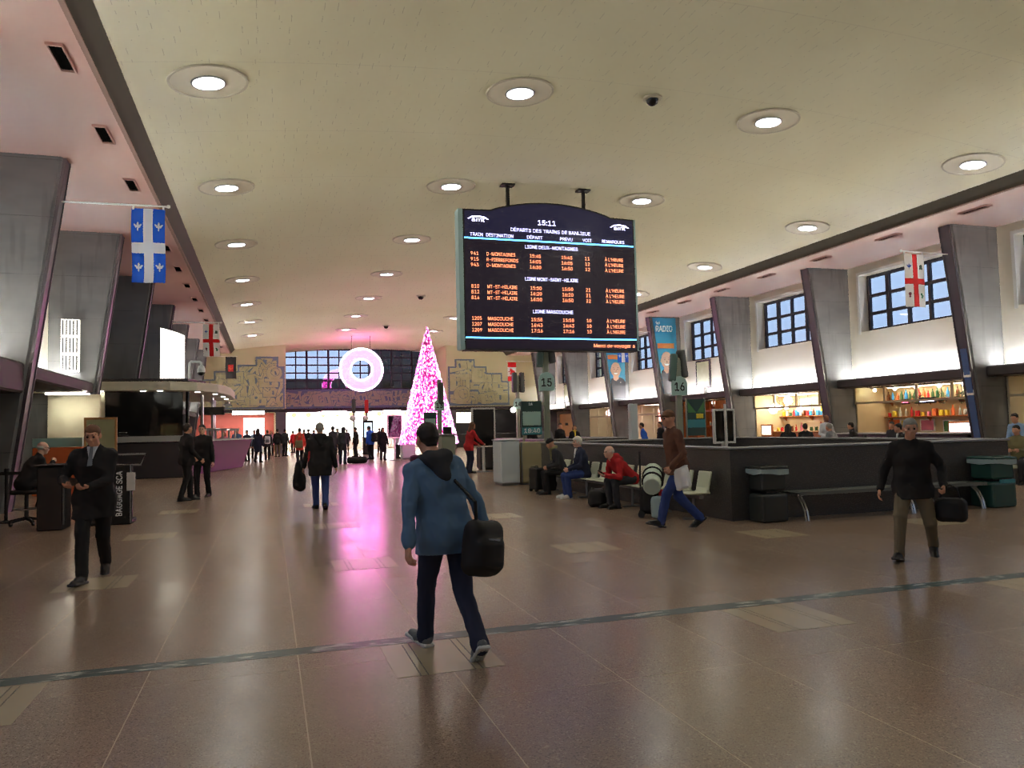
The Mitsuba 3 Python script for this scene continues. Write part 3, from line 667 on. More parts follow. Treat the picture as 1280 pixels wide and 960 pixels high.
# ring wall of the far shops and their ceilings
struct('wall_far_shops', 'back wall of the shops at the end of the hall', cat(bx(-11, RX0, 69.5, 69.8, 0, 3.6), bx(RX0 - .3, RX0, 64.8, 76, 0, 3.6), bx(RX0, RX1, 76, 76.3, 0, 3.8), bx(RX1, RX1 + .3, 64.8, 76, 0, 3.6), bx(RX1, 29, 69.5, 69.8, 0, 3.6), bx(-11.2, -11, 60, 69.8, 0, 3.6), bx(29, 29.2, 60, 69.8, 0, 3.6)), 'mat_shop_wall')
struct('ceiling_far_shops', 'ceiling of the shops at the end of the hall', cat(bx(-11, RX0, 64.3, 69.8, 3.5, 3.6), bx(RX0, RX1, 70.2, 76.3, 3.6, 3.8), bx(RX1, 29, 64.3, 69.8, 3.5, 3.6)), 'mat_shop_wall')
b = thing('office_building', 'dark office building seen through the lower panes of the end window', 'building')
part(b, 'block', bx(-40, 12.2, 92, 100, -4, 7.9), 'mat_canopy'); part(b, 'tower', bx(12.2, 40, 92, 100, -4, 16), 'mat_canopy')
for i in range(6):
    for j in range(2): part(b, 'window', bx(13 + 2.2 * i, 14.3 + 2.2 * i, 91.9, 92.02, 6.0 + 3 * j, 7.6 + 3 * j), 'mat_black_gloss')

# ------------------------------------------------------------------ departure board
bd = thing('departure_board', 'large black electronic train departure board hanging from the ceiling on two posts', 'departure board')
BF = 21.78
arc = [(6.35 + 3.95 * t, 8.17 + .33 * math.sin(math.pi * t) ** .8) for t in np.linspace(0, 1, 25)]
outline = sg.Polygon([(5.5, 3.93), (11.1, 3.93), (11.1, 8.15)] + arc[::-1] + [(5.5, 8.15)])
put(bd + '__case', facing(extrude(outline, .42), '-y', (0, BF + .44, 0)), 'mat_board_case')
for a, b_ in ((5.36, 5.50), (11.1, 11.16)): part(bd, 'side_panel', bx(a, b_, BF + .02, BF + .44, 3.95, 8.15), 'mat_board_side', label='pale aluminium side panel')
inner = outline.buffer(-.05)
put(bd + '__screen', facing(extrude(inner, .02), '-y', (0, BF + .03, 0)), 'mat_screen', emit=(.010, .006, .014), weight=.2)
put(bd + '__screen__header_field', facing(extrude(inner.intersection(sg.box(5, 7.3, 12, 9)), .004), '-y', (0, BF + .01, 0)), 'mat_screen', emit=(.011, .010, .034), weight=.2, label='navy header field')
for x in (6.98, 9.48):
    part(bd, 'post', cat(bx(x - .045, x + .045, BF + .18, BF + .27, 8.2, arch(x) + .05)), 'mat_black'); part(bd, 'mounting_plate', bx(x - .2, x + .2, BF + .08, BF + .38, arch(x) - .05, arch(x) + .03), 'mat_black')
for z in (7.28, 4.30): part(bd + '__screen', 'blue_line', bx(5.53, 11.07, BF - .004, BF + .012, z - .026, z + .026), 'mat_screen', emit=(.35, 1.6, 3.6), weight=.5)
WH, AM = (2.0, 2.0, 3.6), (3.0, .85, .38)
def led(s, x0, x1, z, h, amber=False, name='lettering'):
    m = text_w(s, x1 - x0, h, .006, bold=h > .12)
    part(bd + '__screen', name, facing(m, '-y', (x0, BF + .004, z)), 'mat_screen', emit=AM if amber else WH, weight=.25)
led('15:11', 7.86, 8.44, 7.79, .15); led('DÉPARTS DES TRAINS DE BANLIEUE', 6.98, 9.59, 7.55, .105)
for s, a, b_ in (('TRAIN', 5.71, 6.1), ('DESTINATION', 6.21, 7.06), ('DÉPART', 7.5, 8.0), ('PRÉVU', 8.57, 8.99), ('VOIE', 9.32, 9.62), ('REMARQUES', 9.98, 10.75)): led(s, a, b_, 7.345, .10)
led('LIGNE DEUX-MONTAGNES', 7.43, 9.15, 7.045, .105); led('LIGNE MONT-SAINT-HILAIRE', 7.41, 9.13, 6.06, .105); led('LIGNE MASCOUCHE', 7.63, 8.94, 5.07, .105)
GR = [(6.77, [('941', 'D-MONTAGNES', 7.11, '15:45', '11'), ('915', 'R-PIERREFONDS', 7.2, '16:05', '12'), ('943', 'D-MONTAGNES', 7.11, '16:30', '12')]),
      (5.785, [('810', 'MT-ST-HILAIRE', 7.15, '15:50', '21'), ('812', 'MT-ST-HILAIRE', 7.15, '16:20', '21'), ('814', 'MT-ST-HILAIRE', 7.15, '16:50', '22')]),
      (4.825, [('1205', 'MASCOUCHE', 7.0, '15:58', '10'), ('1207', 'MASCOUCHE', 7.0, '16:43', '10'), ('1209', 'MASCOUCHE', 7.0, '17:16', '10')])]
for z0, rows in GR:
    for i, (a, b_, xe, c, d) in enumerate(rows):
        z = z0 - .172 * i
        for t_, xa, wd in ((a, 5.72, .24 if len(a) == 3 else .3), (b_, 6.21, xe - 6.21), (c, 7.57, .36), (c, 8.6, .36), (d, 9.39, .15), ("À L'HEURE", 10.06, .63)): led(t_, xa, xa + wd, z, .105, True)
led('Merci de voyager a', 9.6, 11.0, 4.05, .11, amber=True)
for x in (5.97, 10.6):
    sh = sg.Polygon([(-.34, .0), (-.2, .085), (0, .11), (.2, .085), (.34, .0), (.28, -.01), (.2, .03), (0, .05), (-.2, .03), (-.28, -.01)])
    lg = cat(extrude(sh, .006), text_w('amt', .40, .12, .006, True, 'c').apply_translation((0, -.075, 0)))
    part(bd + '__screen', 'logo', facing(lg, '-y', (x, BF + .004, 7.86)), 'mat_screen', emit=WH, weight=.25)

# ------------------------------------------------------------------ flags
def wavy(w, h, depth, seed, nx=14, nz=18, thick=.008):
    u = np.linspace(0, 1, nx); v = np.linspace(0, 1, nz)
    P = []
    for side in (0, 1):
        for b in v:
            for a in u:
                off = depth * (1 - .35 * b) * math.sin(a * 5.2 + seed + b * 1.1) + .03 * math.sin(b * 4 + seed) * (1 - b)
                P.append([a * w + .025 * math.sin(b * 5 + seed) * (1 - b), off + (thick if side else 0), b * h])
    F = []; n = nx * nz
    for j in range(nz - 1):
        for i in range(nx - 1):
            k = j * nx + i
            F += [[k, k + 1, k + nx + 1], [k, k + nx + 1, k + nx], [n + k, n + k + nx + 1, n + k + 1], [n + k, n + k + nx, n + k + nx + 1]]
    for i in range(nx - 1):
        for j0, fl in ((0, 0), ((nz - 1) * nx, 1)):
            k = j0 + i; q = [[k, n + k, n + k + 1], [k, n + k + 1, k + 1]]; F += q
    for j in range(nz - 1):
        for i0 in (0, nx - 1):
            k = j * nx + i0; F += [[k, k + nx, n + k + nx], [k, n + k + nx, n + k]]
    uv = np.tile(np.array([[a, b] for b in v for a in u]), (2, 1))
    return mesh(P, F), uv
def lys(x, y, s):
    x, y = x / s, y / s
    def el(cx, cy, rx, ry, a):
        c, q = math.cos(a), math.sin(a); X, Y = (x - cx) * c + (y - cy) * q, -(x - cx) * q + (y - cy) * c
        return dr.square(X / rx) + dr.square(Y / ry) < 1
    return el(0, .25, .22, .7, 0) | el(.42, .1, .2, .52, -.75) | el(-.42, .1, .2, .52, .75) | ((dr.abs(x) < .5) & (dr.abs(y + .22) < .09)) | el(0, -.55, .14, .4, 0)
def f_quebec(p, n, uv):
    u, v = uv.x, uv.y
    cross = (dr.abs(u - .5) < .145) | (dr.abs(v - .47) < .072)
    em = lys(u - .19, (v - .76) * 2.3, .15) | lys(u - .82, (v - .76) * 2.3, .15) | lys(u - .19, (v - .21) * 2.3, .15) | lys(u - .82, (v - .21) * 2.3, .15)
    return dr.select(cross | em, mi.Color3f(lin(222, 226, 236)), mi.Color3f(lin(34, 84, 196)))
def f_montreal(p, n, uv):
    u, v = uv.x, uv.y
    cross = (dr.abs(u - .5) < .13) | (dr.abs(v - .48) < .055)
    def bl(cx, cy, r): return dr.square(u - cx) + dr.square((v - cy) * 2.3) < r * r
    c = mi.Color3f(lin(228, 222, 212))
    c = dr.select(lys(u - .2, (v - .76) * 2.3, .13), mi.Color3f(lin(60, 80, 160)), c)
    c = dr.select(bl(.82, .77, .075) | bl(.78, .73, .05) | bl(.86, .73, .05), mi.Color3f(lin(52, 70, 56)), c)
    c = dr.select(bl(.2, .24, .07) | bl(.2, .19, .045), mi.Color3f(lin(110, 50, 60)), c)
    c = dr.select(bl(.80, .24, .055) | bl(.86, .21, .05) | bl(.82, .18, .05), mi.Color3f(lin(36, 90, 60)), c)
    return dr.select(cross, mi.Color3f(lin(206, 44, 44)), c)
def f_canada(p, n, uv):
    u, v = uv.x, uv.y
    x, y = (v - .5) * 2.1, (u - .5)           # hung on its side: the leaf points sideways
    X, Y = y, x
    r = dr.sqrt(X * X + Y * Y); t = dr.atan2(Y, X)
    leaf = (r < .24 + .09 * dr.cos(t * 3) + .07 * dr.abs(dr.sin(t * 5.5))) | ((dr.abs(Y) < .03) & (X < 0) & (X > -.42))
    band = (v > .74) | (v < .26)
    return dr.select(band | leaf, mi.Color3f(lin(204, 36, 40)), mi.Color3f(lin(228, 224, 220)))
mat('flag_quebec', rough=.8, spec=.2, fn=f_quebec); mat('flag_montreal', rough=.8, spec=.2, fn=f_montreal); mat('flag_canada', rough=.8, spec=.2, fn=f_canada)
def flag(label, x0, x1, y, z0, z1, m, pole=None, seed=0):
    k = thing('flag', label, 'flag', 'flags hanging from poles on the piers')
    cl, uv = wavy(x1 - x0, z1 - z0, .035, seed)
    put(k + '__cloth', cl, m, smooth=True, uv=uv, to=T().translate([x0, y, z0]))
    if pole:
        a, b_ = pole; part(k, 'pole', tube([[a, y + .03, z1 + .06], [b_, y + .03, z1 + .09]], .022, 8), 'mat_white_trim')
        part(k, 'finial', trimesh.creation.icosphere(2, .045).apply_translation([b_, y + .03, z1 + .09]), 'mat_white_trim', smooth=True)
        part(k, 'tie', cat(bx(x0 + .02, x0 + .06, y + .01, y + .05, z1 - .03, z1 + .08), bx(x1 - .06, x1 - .02, y + .01, y + .05, z1 - .03, z1 + .1)), 'mat_white_trim')
flag('blue and white Quebec flag hanging from the nearest left pier', -3.07, -2.34, 19.62, 5.22, 6.98, 'mat_flag_quebec', (-4.72, -2.27), 0.4)
flag('white Montreal flag with red cross on the left side before the left mural', -3.1, -2.34, 40.55, 5.5, 7.1, 'mat_flag_montreal', (-4.72, -2.27), 1.3)
flag('white Montreal flag with red cross hanging before the nearest right window', 19.68, 20.5, 19.62, 5.25, 6.98, 'mat_flag_montreal', (21.75, 19.6), 2.2)
flag('blue and white Quebec flag half hidden behind the departure board', 19.36, 20.04, 40.55, 5.3, 7.05, 'mat_flag_quebec', (21.75, 19.3), 0.9)
flag('red and white Canadian flag hanging at the far right near the right mural', 19.2, 19.96, 61.6, 5.57, 7.18, 'mat_flag_canada', (21.75, 19.1), 3.0)
k = thing('hanging_banner', 'small black hanging banner with a red emblem before the left mural', 'banner')
cl, uv = wavy(.76, 1.65, .03, 2.0); put(k + '__cloth', cl, 'mat_black', smooth=True, to=T().translate([-3.12, 61.6, 5.84]))
part(k, 'emblem', facing(extrude(sg.box(-.2, -.25, .2, .28), .01), '-y', (-2.75, 61.54, 6.62)), 'mat_red_print', label='red square emblem'); part(k, 'emblem_mark', facing(extrude(sg.Point(0, 0).buffer(.12).difference(sg.Point(.03, .03).buffer(.07)), .01), '-y', (-2.75, 61.525, 6.64)), 'mat_orange_print')
part(k, 'pole', tube([[-4.75, 61.63, 7.51], [-2.3, 61.63, 7.53]], .022, 8), 'mat_white_trim')

# ------------------------------------------------------------------ radio banners on the right piers
def f_banner(p, n, uv): return mix(lin(64, 150, 196), lin(40, 128, 178), smoothstep(4.0, 7.8, p.z))
mat('banner_blue', rough=.5, spec=.3, fn=f_banner)
def radio_banner(y, label, words=True):
    k = thing('radio_banner', label, 'banner', 'radio banners on the right piers')
    z0, z1 = 3.45, 7.93
    L = lambda z: pierx(z) + .12
    put(k + '__sheet', facing(extrude(sg.Polygon([(L(z0), z0), (23.12, z0), (23.12, z1), (L(z1), z1)]), .02), '-y', (0, y - .0, 0)), 'mat_banner_blue')
    cx = 22.42
    body = sg.Polygon([(L(3.45), 3.46), (23.12, 3.46), (23.12, 4.55), (22.98, 4.78), (22.72, 4.92), (22.5, 4.85), (22.3, 4.9), (22.08, 4.78), (L(4.5), 4.6)])
    part(k, 'portrait_shirt', facing(extrude(body, .012), '-y', (0, y - .02, 0)), 'mat_shirt_print')
    head = affinity.scale(sg.Point(cx, 5.42).buffer(.5, 24), .72, 1.0).union(sg.Polygon([(cx - .17, 5.1), (cx + .17, 5.1), (cx + .2, 4.78), (cx, 4.62), (cx - .2, 4.78)])).union(affinity.scale(sg.Point(cx + .36, 5.38).buffer(.1), .5, 1)).union(affinity.scale(sg.Point(cx - .36, 5.38).buffer(.1), .5, 1))
    part(k, 'portrait_head', facing(extrude(head, .018), '-y', (0, y - .03, 0)), 'mat_face_print')
    feats = sg.MultiPolygon([affinity.scale(sg.Point(cx - .13, 5.45).buffer(.05), 1, .45), affinity.scale(sg.Point(cx + .13, 5.45).buffer(.05), 1, .45), sg.box(cx - .2, 5.53, cx - .07, 5.555), sg.box(cx + .07, 5.53, cx + .2, 5.555), sg.Polygon([(cx - .03, 5.28), (cx + .05, 5.28), (cx + .02, 5.4)])])
    part(k, 'portrait_features', facing(extrude(feats, .006), '-y', (0, y - .048, 0)), 'mat_face_shade')
    part(k, 'portrait_smile', facing(extrude(sg.Polygon([(cx - .17, 5.2), (cx + .17, 5.2), (cx + .1, 5.12), (cx, 5.09), (cx - .1, 5.12)]), .006), '-y', (0, y - .048, 0)), 'mat_paper_white')
    part(k, 'portrait_badge', facing(extrude(sg.Point(22.75, 4.55).buffer(.04), .006), '-y', (0, y - .035, 0)), 'mat_paper_white')
    if words:
        part(k, 'lettering', facing(text_w('RADIO', 1.1, .34, .01, True).apply_translation((21.78, 7.12, 0)), '-y', (0, y - .02, 0)), 'mat_letter_white')
        part(k, 'lettering', facing(text_w('ici', .24, .16, .01, True).apply_translation((21.8, 7.55, 0)), '-y', (0, y - .02, 0)), 'mat_letter_white')
        part(k, 'orange_band', facing(extrude(sg.box(21.85, 6.12, 22.95, 6.42), .008), '-y', (0, y - .02, 0)), 'mat_orange_print')
radio_banner(PY[4] - .01, 'blue radio banner with a smiling bald man, fully seen right of the departure board')
radio_banner(PY[5] - .01, 'blue radio banner with a smiling bald man, its top hidden by the departure board')

# ------------------------------------------------------------------ relief murals on the end wall
def mural(label, steps, z0, y, seed, n, xr, mg='mat_relief_ground', mr='mat_relief'):
    rng = np.random.default_rng(seed)
    k = thing('relief_mural', label, 'mural', 'carved relief murals on the end wall')
    ground = sg.Polygon(steps)
    put(k + '__ground', facing(extrude(ground, .06), '-y', (0, y, 0)), mg, label='blue grey stepped ground')
    inner = ground.buffer(-.12)
    xa, za, xb, zb = inner.bounds
    taken = []
    for i in range(n):
        big = i < n // 2
        kind = rng.integers(0, 5); cx, cz = rng.uniform(xa, xb), rng.uniform(za, zb); s = rng.uniform(.6, 1.05) * (1 if y < 66 else .75) if big else rng.uniform(.25, .45)
        if kind == 0: sh = sg.box(-s, -s * .8, s, s * .8).difference(sg.box(-s * .3, -s * .3, s * .1, s * .45)).difference(sg.box(s * .3, -s * .5, s * .6, s * .2))
        elif kind == 1:    # a striding figure
            sh = sg.Point(0, s * .95).buffer(s * .2).union(sg.Polygon([(-s * .3, s * .7), (s * .35, s * .7), (s * .22, -.1 * s), (s * .5, -s), (s * .22, -s), (0, -s * .3), (-s * .35, -s), (-s * .6, -s), (-s * .22, 0)])).union(sg.LineString([(s * .3, s * .6), (s * .75, s * .2), (s * .95, s * .55)]).buffer(s * .09))
        elif kind == 2: sh = sg.Polygon([(-s, -s), (s, -s), (s, 0), (s * .5, 0), (s * .5, s * .5), (0, s * .5), (0, s), (-s * .6, s), (-s * .6, s * .3), (-s, s * .3)]).difference(sg.Point(-s * .3, 0).buffer(s * .17)).difference(sg.box(.1 * s, -s * .7, s * .3, -s * .25))
        elif kind == 3: sh = sg.Point(0, 0).buffer(s * .8, 8).difference(sg.Point(s * .1, .1 * s).buffer(s * .45, 8)).union(sg.box(-s, -s * .95, s, -s * .6))
        else: sh = sg.LineString([(-s, -s * .7), (-s * .3, s * .3), (s * .2, -s * .1), (s, s * .8)]).buffer(s * .22).union(sg.box(-s * 1.1, -s, s * .4, -s * .55))
        sh = affinity.translate(affinity.rotate(sh, float(rng.choice([0, 0, 0, 12, -12]))), cx, cz).intersection(inner)
        for t in taken: sh = sh.difference(t)
        sh = sh.buffer(-.012)
        if sh.area < .05: continue
        if sh.geom_type != 'Polygon': sh = max(sh.geoms, key=lambda g: g.area)
        if sh.area < .05: continue
        taken.append(sh.buffer(.022))
        part(k + '__ground', 'carving', facing(extrude(sh.simplify(.01), .05 + .03 * rng.random()), '-y', (0, y - .06, 0)), mr)
    return k
SL = [(-6.2, 3.6), (1.2, 3.6), (1.2, 6.98), (.72, 6.98), (.72, 7.75), (-1.0, 7.75), (-1.0, 7.1), (-2.35, 7.1), (-2.35, 6.6), (-4.1, 6.6), (-4.1, 5.95), (-5.2, 5.95), (-5.2, 5.3), (-6.2, 5.3)]
SR = [(14.6, 3.65), (20.02, 3.65), (20.02, 5.75), (19.4, 5.75), (19.4, 6.45), (18.0, 6.45), (18.0, 7.02), (16.95, 7.02), (16.95, 7.64), (15.2, 7.64), (15.2, 7.0), (14.6, 7.0)]
mural('beige stepped relief mural of town scenes on the left end wall', SL, 3.6, MY, 11, 260, None)
mural('beige stepped relief mural with figures on the right end wall', SR, 3.6, MY, 23, 210, None)
mural('long low frieze of carved figures under the great end window', [(RX0 + .05, 3.8), (RX1 - .05, 3.8), (RX1 - .05, 5.42), (RX0 + .05, 5.42)], 3.8, WY, 5, 200, None, 'mat_frieze_ground', 'mat_frieze_relief')

# ------------------------------------------------------------------ lit ring and pink tree
rk = thing('light_ring', 'huge glowing pink and white ring hanging before the end window', 'light ring')
RCX, RCY, RCZ, RM, RW = 6.82, 60.0, 6.40, 1.22, .40
NR = 72
V, F = [], []
prof = [(-RW, .0), (-RW * .9, -.16), (-RW * .45, -.24), (RW * .45, -.24), (RW * .9, -.16), (RW, 0), (RW * .9, .16), (-RW * .9, .16)]
for i in range(NR):
    t = 2 * math.pi * i / NR
    for r, d in prof: V.append([(RM + r) * math.cos(t), d, (RM + r) * math.sin(t)])
m_ = len(prof)
for i in range(NR):
    for j in range(m_):
        a, b_, c, d = i * m_ + j, i * m_ + (j + 1) % m_, ((i + 1) % NR) * m_ + (j + 1) % m_, ((i + 1) % NR) * m_ + j
        F += [[a, b_, c], [a, c, d]]
ringm = mesh(V, F); ringm.fix_normals()
put(rk + '__shell', ringm, 'mat_pink_lamp', to=place(RCX, RCY, RCZ), emit=np.array((1.0, .045, .60)) * RING, weight=4, smooth=True)
for nm, R_, in (('outer_tube', RM + RW + .03), ('inner_tube', RM - RW - .03)):
    part(rk, nm, tube([[R_ * math.cos(t), -.14, R_ * math.sin(t)] for t in np.linspace(0, 2 * math.pi, 65)[:-1]], .05, 8, True), 'mat_pink_lamp', to=place(RCX, RCY, RCZ), emit=np.array((1.0, .5, .9)) * 14, weight=2, label='bright neon tube')
for e in (-.7, .7): part(rk, 'cable', tube([[RCX + e, RCY, RCZ + 1.45], [RCX + e, RCY, arch(RCX + e)]], .015, 6), 'mat_dark_metal')
tk = thing('christmas_tree', 'tall cone shaped tree of pink and white lights beside the departure board', 'tree')
TX, TY, TH, TR = 8.02, 40.0, 7.2, 1.52
rng = np.random.default_rng(4)
put(tk + '__trunk', lathe([(.12, 0), (.12, 1.2), (.05, 6.9), (.001, 6.95)], 12), 'mat_tree_dark', to=place(TX, TY, 0))
put(tk + '__stand', lathe([(.001, .0), (1.0, .0), (1.0, .25), (.9, .3), (.001, .3)], 24), 'mat_tree_dark', to=place(TX, TY, 0))
zs = np.linspace(.9, 7.05, 60); fo = []
cone_m = lathe([(.001, .85)] + [(max(.02, TR * .9 * (7.1 - z) / 6.2 * (1 + .05 * math.sin(z * 40))), z) for z in zs] + [(.001, 7.12)], 40)
cone_m.vertices[:, :2] *= 1 + .10 * (2 * meshkit.noise(cone_m.vertices * 4)[:, None] - 1)
put(tk + '__foliage', cone_m, 'mat_tree_leaf', to=place(TX, TY, 0), label='magenta tinsel foliage')
def sprinkle(n, size, seed):
    r = np.random.default_rng(seed); oc = trimesh.creation.octahedron() if hasattr(trimesh.creation, 'octahedron') else trimesh.creation.icosphere(0, 1)
    V, F = [], []
    ov, of = np.array([[1, 0, 0], [-1, 0, 0], [0, 1, 0], [0, -1, 0], [0, 0, 1], [0, 0, -1.0]]), np.array([[0, 2, 4], [2, 1, 4], [1, 3, 4], [3, 0, 4], [2, 0, 5], [1, 2, 5], [3, 1, 5], [0, 3, 5]])
    for i in range(n):
        u = 1 - math.sqrt(r.random()); z = .9 + 6.2 * u; rad = TR * (1 - u) * (.93 + .1 * r.random()) + .02; t = r.random() * 2 * math.pi
        s = size * (.7 + .6 * r.random())
        V.append(ov * s * [1, 1, 1.5] + [rad * math.cos(t), rad * math.sin(t), z]); F.append(of + 6 * i)
    return mesh(np.vstack(V), np.vstack(F))
put(tk + '__foliage__white_lights', sprinkle(2300, .036, 1), 'mat_pink_lamp', to=place(TX, TY, 0), emit=(3.4, 2.2, 3.0), weight=1, kind='stuff', label='sprinkled white lights')
put(tk + '__foliage__magenta_lights', sprinkle(2200, .042, 2), 'mat_pink_lamp', to=place(TX, TY, 0), emit=(1.5, .22, 1.0), weight=1, kind='stuff', label='sprinkled magenta lights')

# ------------------------------------------------------------------ kiosk on the left
kk = thing('bar_kiosk', 'bar kiosk on the left with dark front, purple side counter and white roof', 'kiosk')
put(kk + '__front', cham(-6.4, -2.9, 32.2, 33.0, 0, 1.38, .03), 'mat_kiosk_dark', label='dark front panel')
put(kk + '__ledge', bx(-5.95, -3.2, 32.1, 32.5, 1.40, 1.62), 'mat_counter_pale', label='pale ledge')
put(kk + '__window', bx(-5.94, -3.22, 32.5, 32.6, 1.62, 3.32), 'mat_black_gloss', label='black glossy window')
put(kk + '__side_wall', bx(-6.4, -5.95, 32.45, 32.6, 0, 3.35), 'mat_shop_wall')
put(kk + '__side_counter', hull([[x, y, 0.02] for x, y in ((-3.1, 32.7), (-1.25, 40.3), (-1.5, 41.0), (-3.1, 41.0))] + [[x, y, 1.36] for x, y in ((-2.75, 32.5), (-.82, 40.6), (-1.2, 41.5), (-3.1, 41.5))]), 'mat_purple', label='purple slanted counter front')
put(kk + '__counter_top', hull([[x, y, z] for x, y in ((-2.8, 32.4), (-.72, 40.6), (-1.1, 41.6), (-3.2, 41.6)) for z in (1.36, 1.42)]), 'mat_counter_pale')
roofp = [(-6.5, 32.0), (-3.6, 31.9), (-2.7, 32.4), (-2.0, 34.0), (-1.62, 36.5), (-1.62, 40.5), (-2.1, 42.4), (-3.4, 43.2), (-6.4, 43.2)]
put(kk + '__roof', extrude(sg.Polygon(roofp).buffer(.3).buffer(-.3), .34).apply_translation([0, 0, 3.36]), 'mat_roof_white', label='white curved roof')
put(kk + '__roof_top', extrude(sg.Polygon([(-6.4, 32.15), (-3.0, 32.15), (-2.5, 34), (-2.9, 42.4), (-6.4, 42.6)]), .1).apply_translation([0, 0, 3.72]), 'mat_dark_metal')
for i, (x, y) in enumerate([(-6.05, 32.25), (-4.0, 32.25), (-2.75, 33.4), (-2.2, 35.2), (-2.0, 37.6), (-2.0, 40.0), (-4.6, 32.3)]):
    part(kk + '__roof', 'downlight', lathe([(.001, -.02), (.09, -.02), (.1, .0)], 12).apply_translation([x, y, 3.36]), 'mat_lamp_white', emit=np.array((1, .9, .7)) * 45, weight=.6)
for i, (x, y) in enumerate([(-3.1, 33.1), (-2.75, 35.6), (-2.5, 38.2), (-2.6, 41.0)]):
    part(kk, 'column', tube([[x, y, 1.36], [x, y, 3.4]], .07, 12), 'mat_chrome' if i else 'mat_black_gloss', smooth=True)
put(kk + '__sign_board', bx(-2.95, -1.9, 36.6, 36.72, 2.5, 2.85), 'mat_black', label='black sign board')
put(kk + '__back_bar', bx(-4.6, -4.2, 33.6, 42, 0, 2.1), 'mat_dark_metal')
for i in range(3):
    k = thing('spotlight', f'{ORD[i]} small silver spotlight under the kiosk roof edge', 'spotlight', 'spotlights of the bar kiosk')
    put(k, xf(lathe([(.05, -.15), (.1, .12), (.08, .12), (.001, .1)], 14), ry=60, t=(-1.9, 38.2 + .9 * i, 3.05)), 'mat_steel', smooth=30)
for i in range(16):
    y = 34.0 + .46 * i; k = thing('bottle', 'coloured bottle on the back bar inside the kiosk', 'bottle', 'bottles on the kiosk back bar')
    put(k, lathe([(.001, 0), (.045, 0), (.045, .2), (.016, .27), (.016, .34), (.001, .34)], 10), ['mat_glass_green', 'mat_glass_brown', 'mat_glass_pale', 'mat_red_print'][i % 4], smooth=30, to=place(-4.4 + .1 * (i % 2), y, 2.1))
for i in range(5):
    k = thing('beer_tap', f'{ORD[i]} steel beer tap tower from the near end of the purple counter', 'beer tap', 'tap towers on the purple counter')
    x, y = -2.45 + .22 * i, 34.6 + 1.25 * i
    put(k, cat(tube([[x, y, 1.425], [x, y, 1.85]], .05, 10), tube([[x - .18, y, 1.85], [x + .18, y, 1.85]], .05, 10), tube([[x + .1, y, 1.85], [x + .14, y - .12, 1.7]], .02, 6)), 'mat_chrome', smooth=30)
k = single('desk_telephone', 'black telephone and cord on the pale kiosk ledge', 'telephone', cat(cham(-5.45, -5.1, 32.1, 32.35, 1.62, 1.70, .02), xf(sculpt([cone([-.13, 0, 0], .035, [.13, 0, 0], .035), cone([-.1, 0, .03], .025, [.1, 0, .03], .025)], .012), t=(-5.28, 32.2, 1.74))), 'mat_black_plastic')
k = thing('light_drum', 'glowing white vertical drum standing on the kiosk roof', 'lamp')
drum = lathe([(.47, 0), (.47, 2.05)], 32); dv = drum.vertices; top_ = dv[:, 2] > 1; dv[top_, 2] += -.32 * dv[top_, 0]
drum2 = lathe([(.46, 2.05), (.46, 0)], 32); dv = drum2.vertices; top_ = dv[:, 2] > 1; dv[top_, 2] += -.32 * dv[top_, 0]
put(k + '__shade', cat(drum, drum2), 'mat_lamp_white', smooth=True, to=place(-3.78, 34.2, 3.84), emit=(1.7, 1.6, 1.3), weight=2)
put(k + '__base', lathe([(.001, 0), (.5, 0), (.5, .06), (.001, .06)], 28), 'mat_dark_metal', to=place(-3.78, 34.2, 3.80))
k = thing('security_camera', 'white dome security camera on a bent mast above the kiosk', 'camera')
put(k + '__mast', tube([[-3.1, 34.0, 3.7], [-3.1, 34.0, 4.58], [-3.06, 34.0, 4.64], [-2.72, 34.0, 4.64], [-2.66, 34, 4.58], [-2.66, 34, 4.5]], .05, 10), 'mat_white_panel', smooth=30)
put(k + '__housing', lathe([(.04, .5), (.12, .46), (.16, .3), (.15, .2)], 16), 'mat_white_panel', smooth=True, to=place(-2.66, 34, 4.0)); put(k + '__dome', lathe([(.15, .2), (.11, .1), (.001, .06)], 16), 'mat_black_gloss', smooth=True, to=place(-2.66, 34, 4.0))
# left shop between the first two piers
k = thing('flower_stall', 'pale lit stall with a glass counter on the left behind the seated man', 'stall')
put(k + '__back_panel', bx(-6.35, -4.93, 26.22, 26.32, 0, 2.93), 'mat_shop_wall'); put(k + '__counter', cham(-6.35, -5.1, 24.7, 25.2, 0, 1.35, .02), 'mat_orange_print', label='orange counter front'); put(k + '__glass_top', bx(-6.35, -5.1, 24.7, 25.2, 1.37, 1.62), 'mat_sign_pale')
put(k + '__soffit_light', bx(-6.2, -5.1, 25.3, 25.6, 2.89, 2.93), 'mat_lamp_white', emit=(34, 32, 26), weight=1)
k = thing('picture_easel', 'gilt framed picture standing behind the man with the phone', 'picture')
put(k + '__frame', cat(bx(-5.0, -4.15, 24.4, 24.45, 1.0, 1.06), bx(-5.0, -4.15, 24.4, 24.45, 2.12, 2.18), bx(-5.0, -4.94, 24.4, 24.45, 1.0, 2.18), bx(-4.21, -4.15, 24.4, 24.45, 1.0, 2.18)), 'mat_wood_pale'); put(k + '__picture', bx(-4.95, -4.2, 24.42, 24.47, 1.05, 2.13), 'mat_relief')
for e in (-4.9, -4.25): part(k, 'leg', tube([[e, 24.47, 2.1], [e, 24.55, 0]], .02, 6), 'mat_wood_pale')
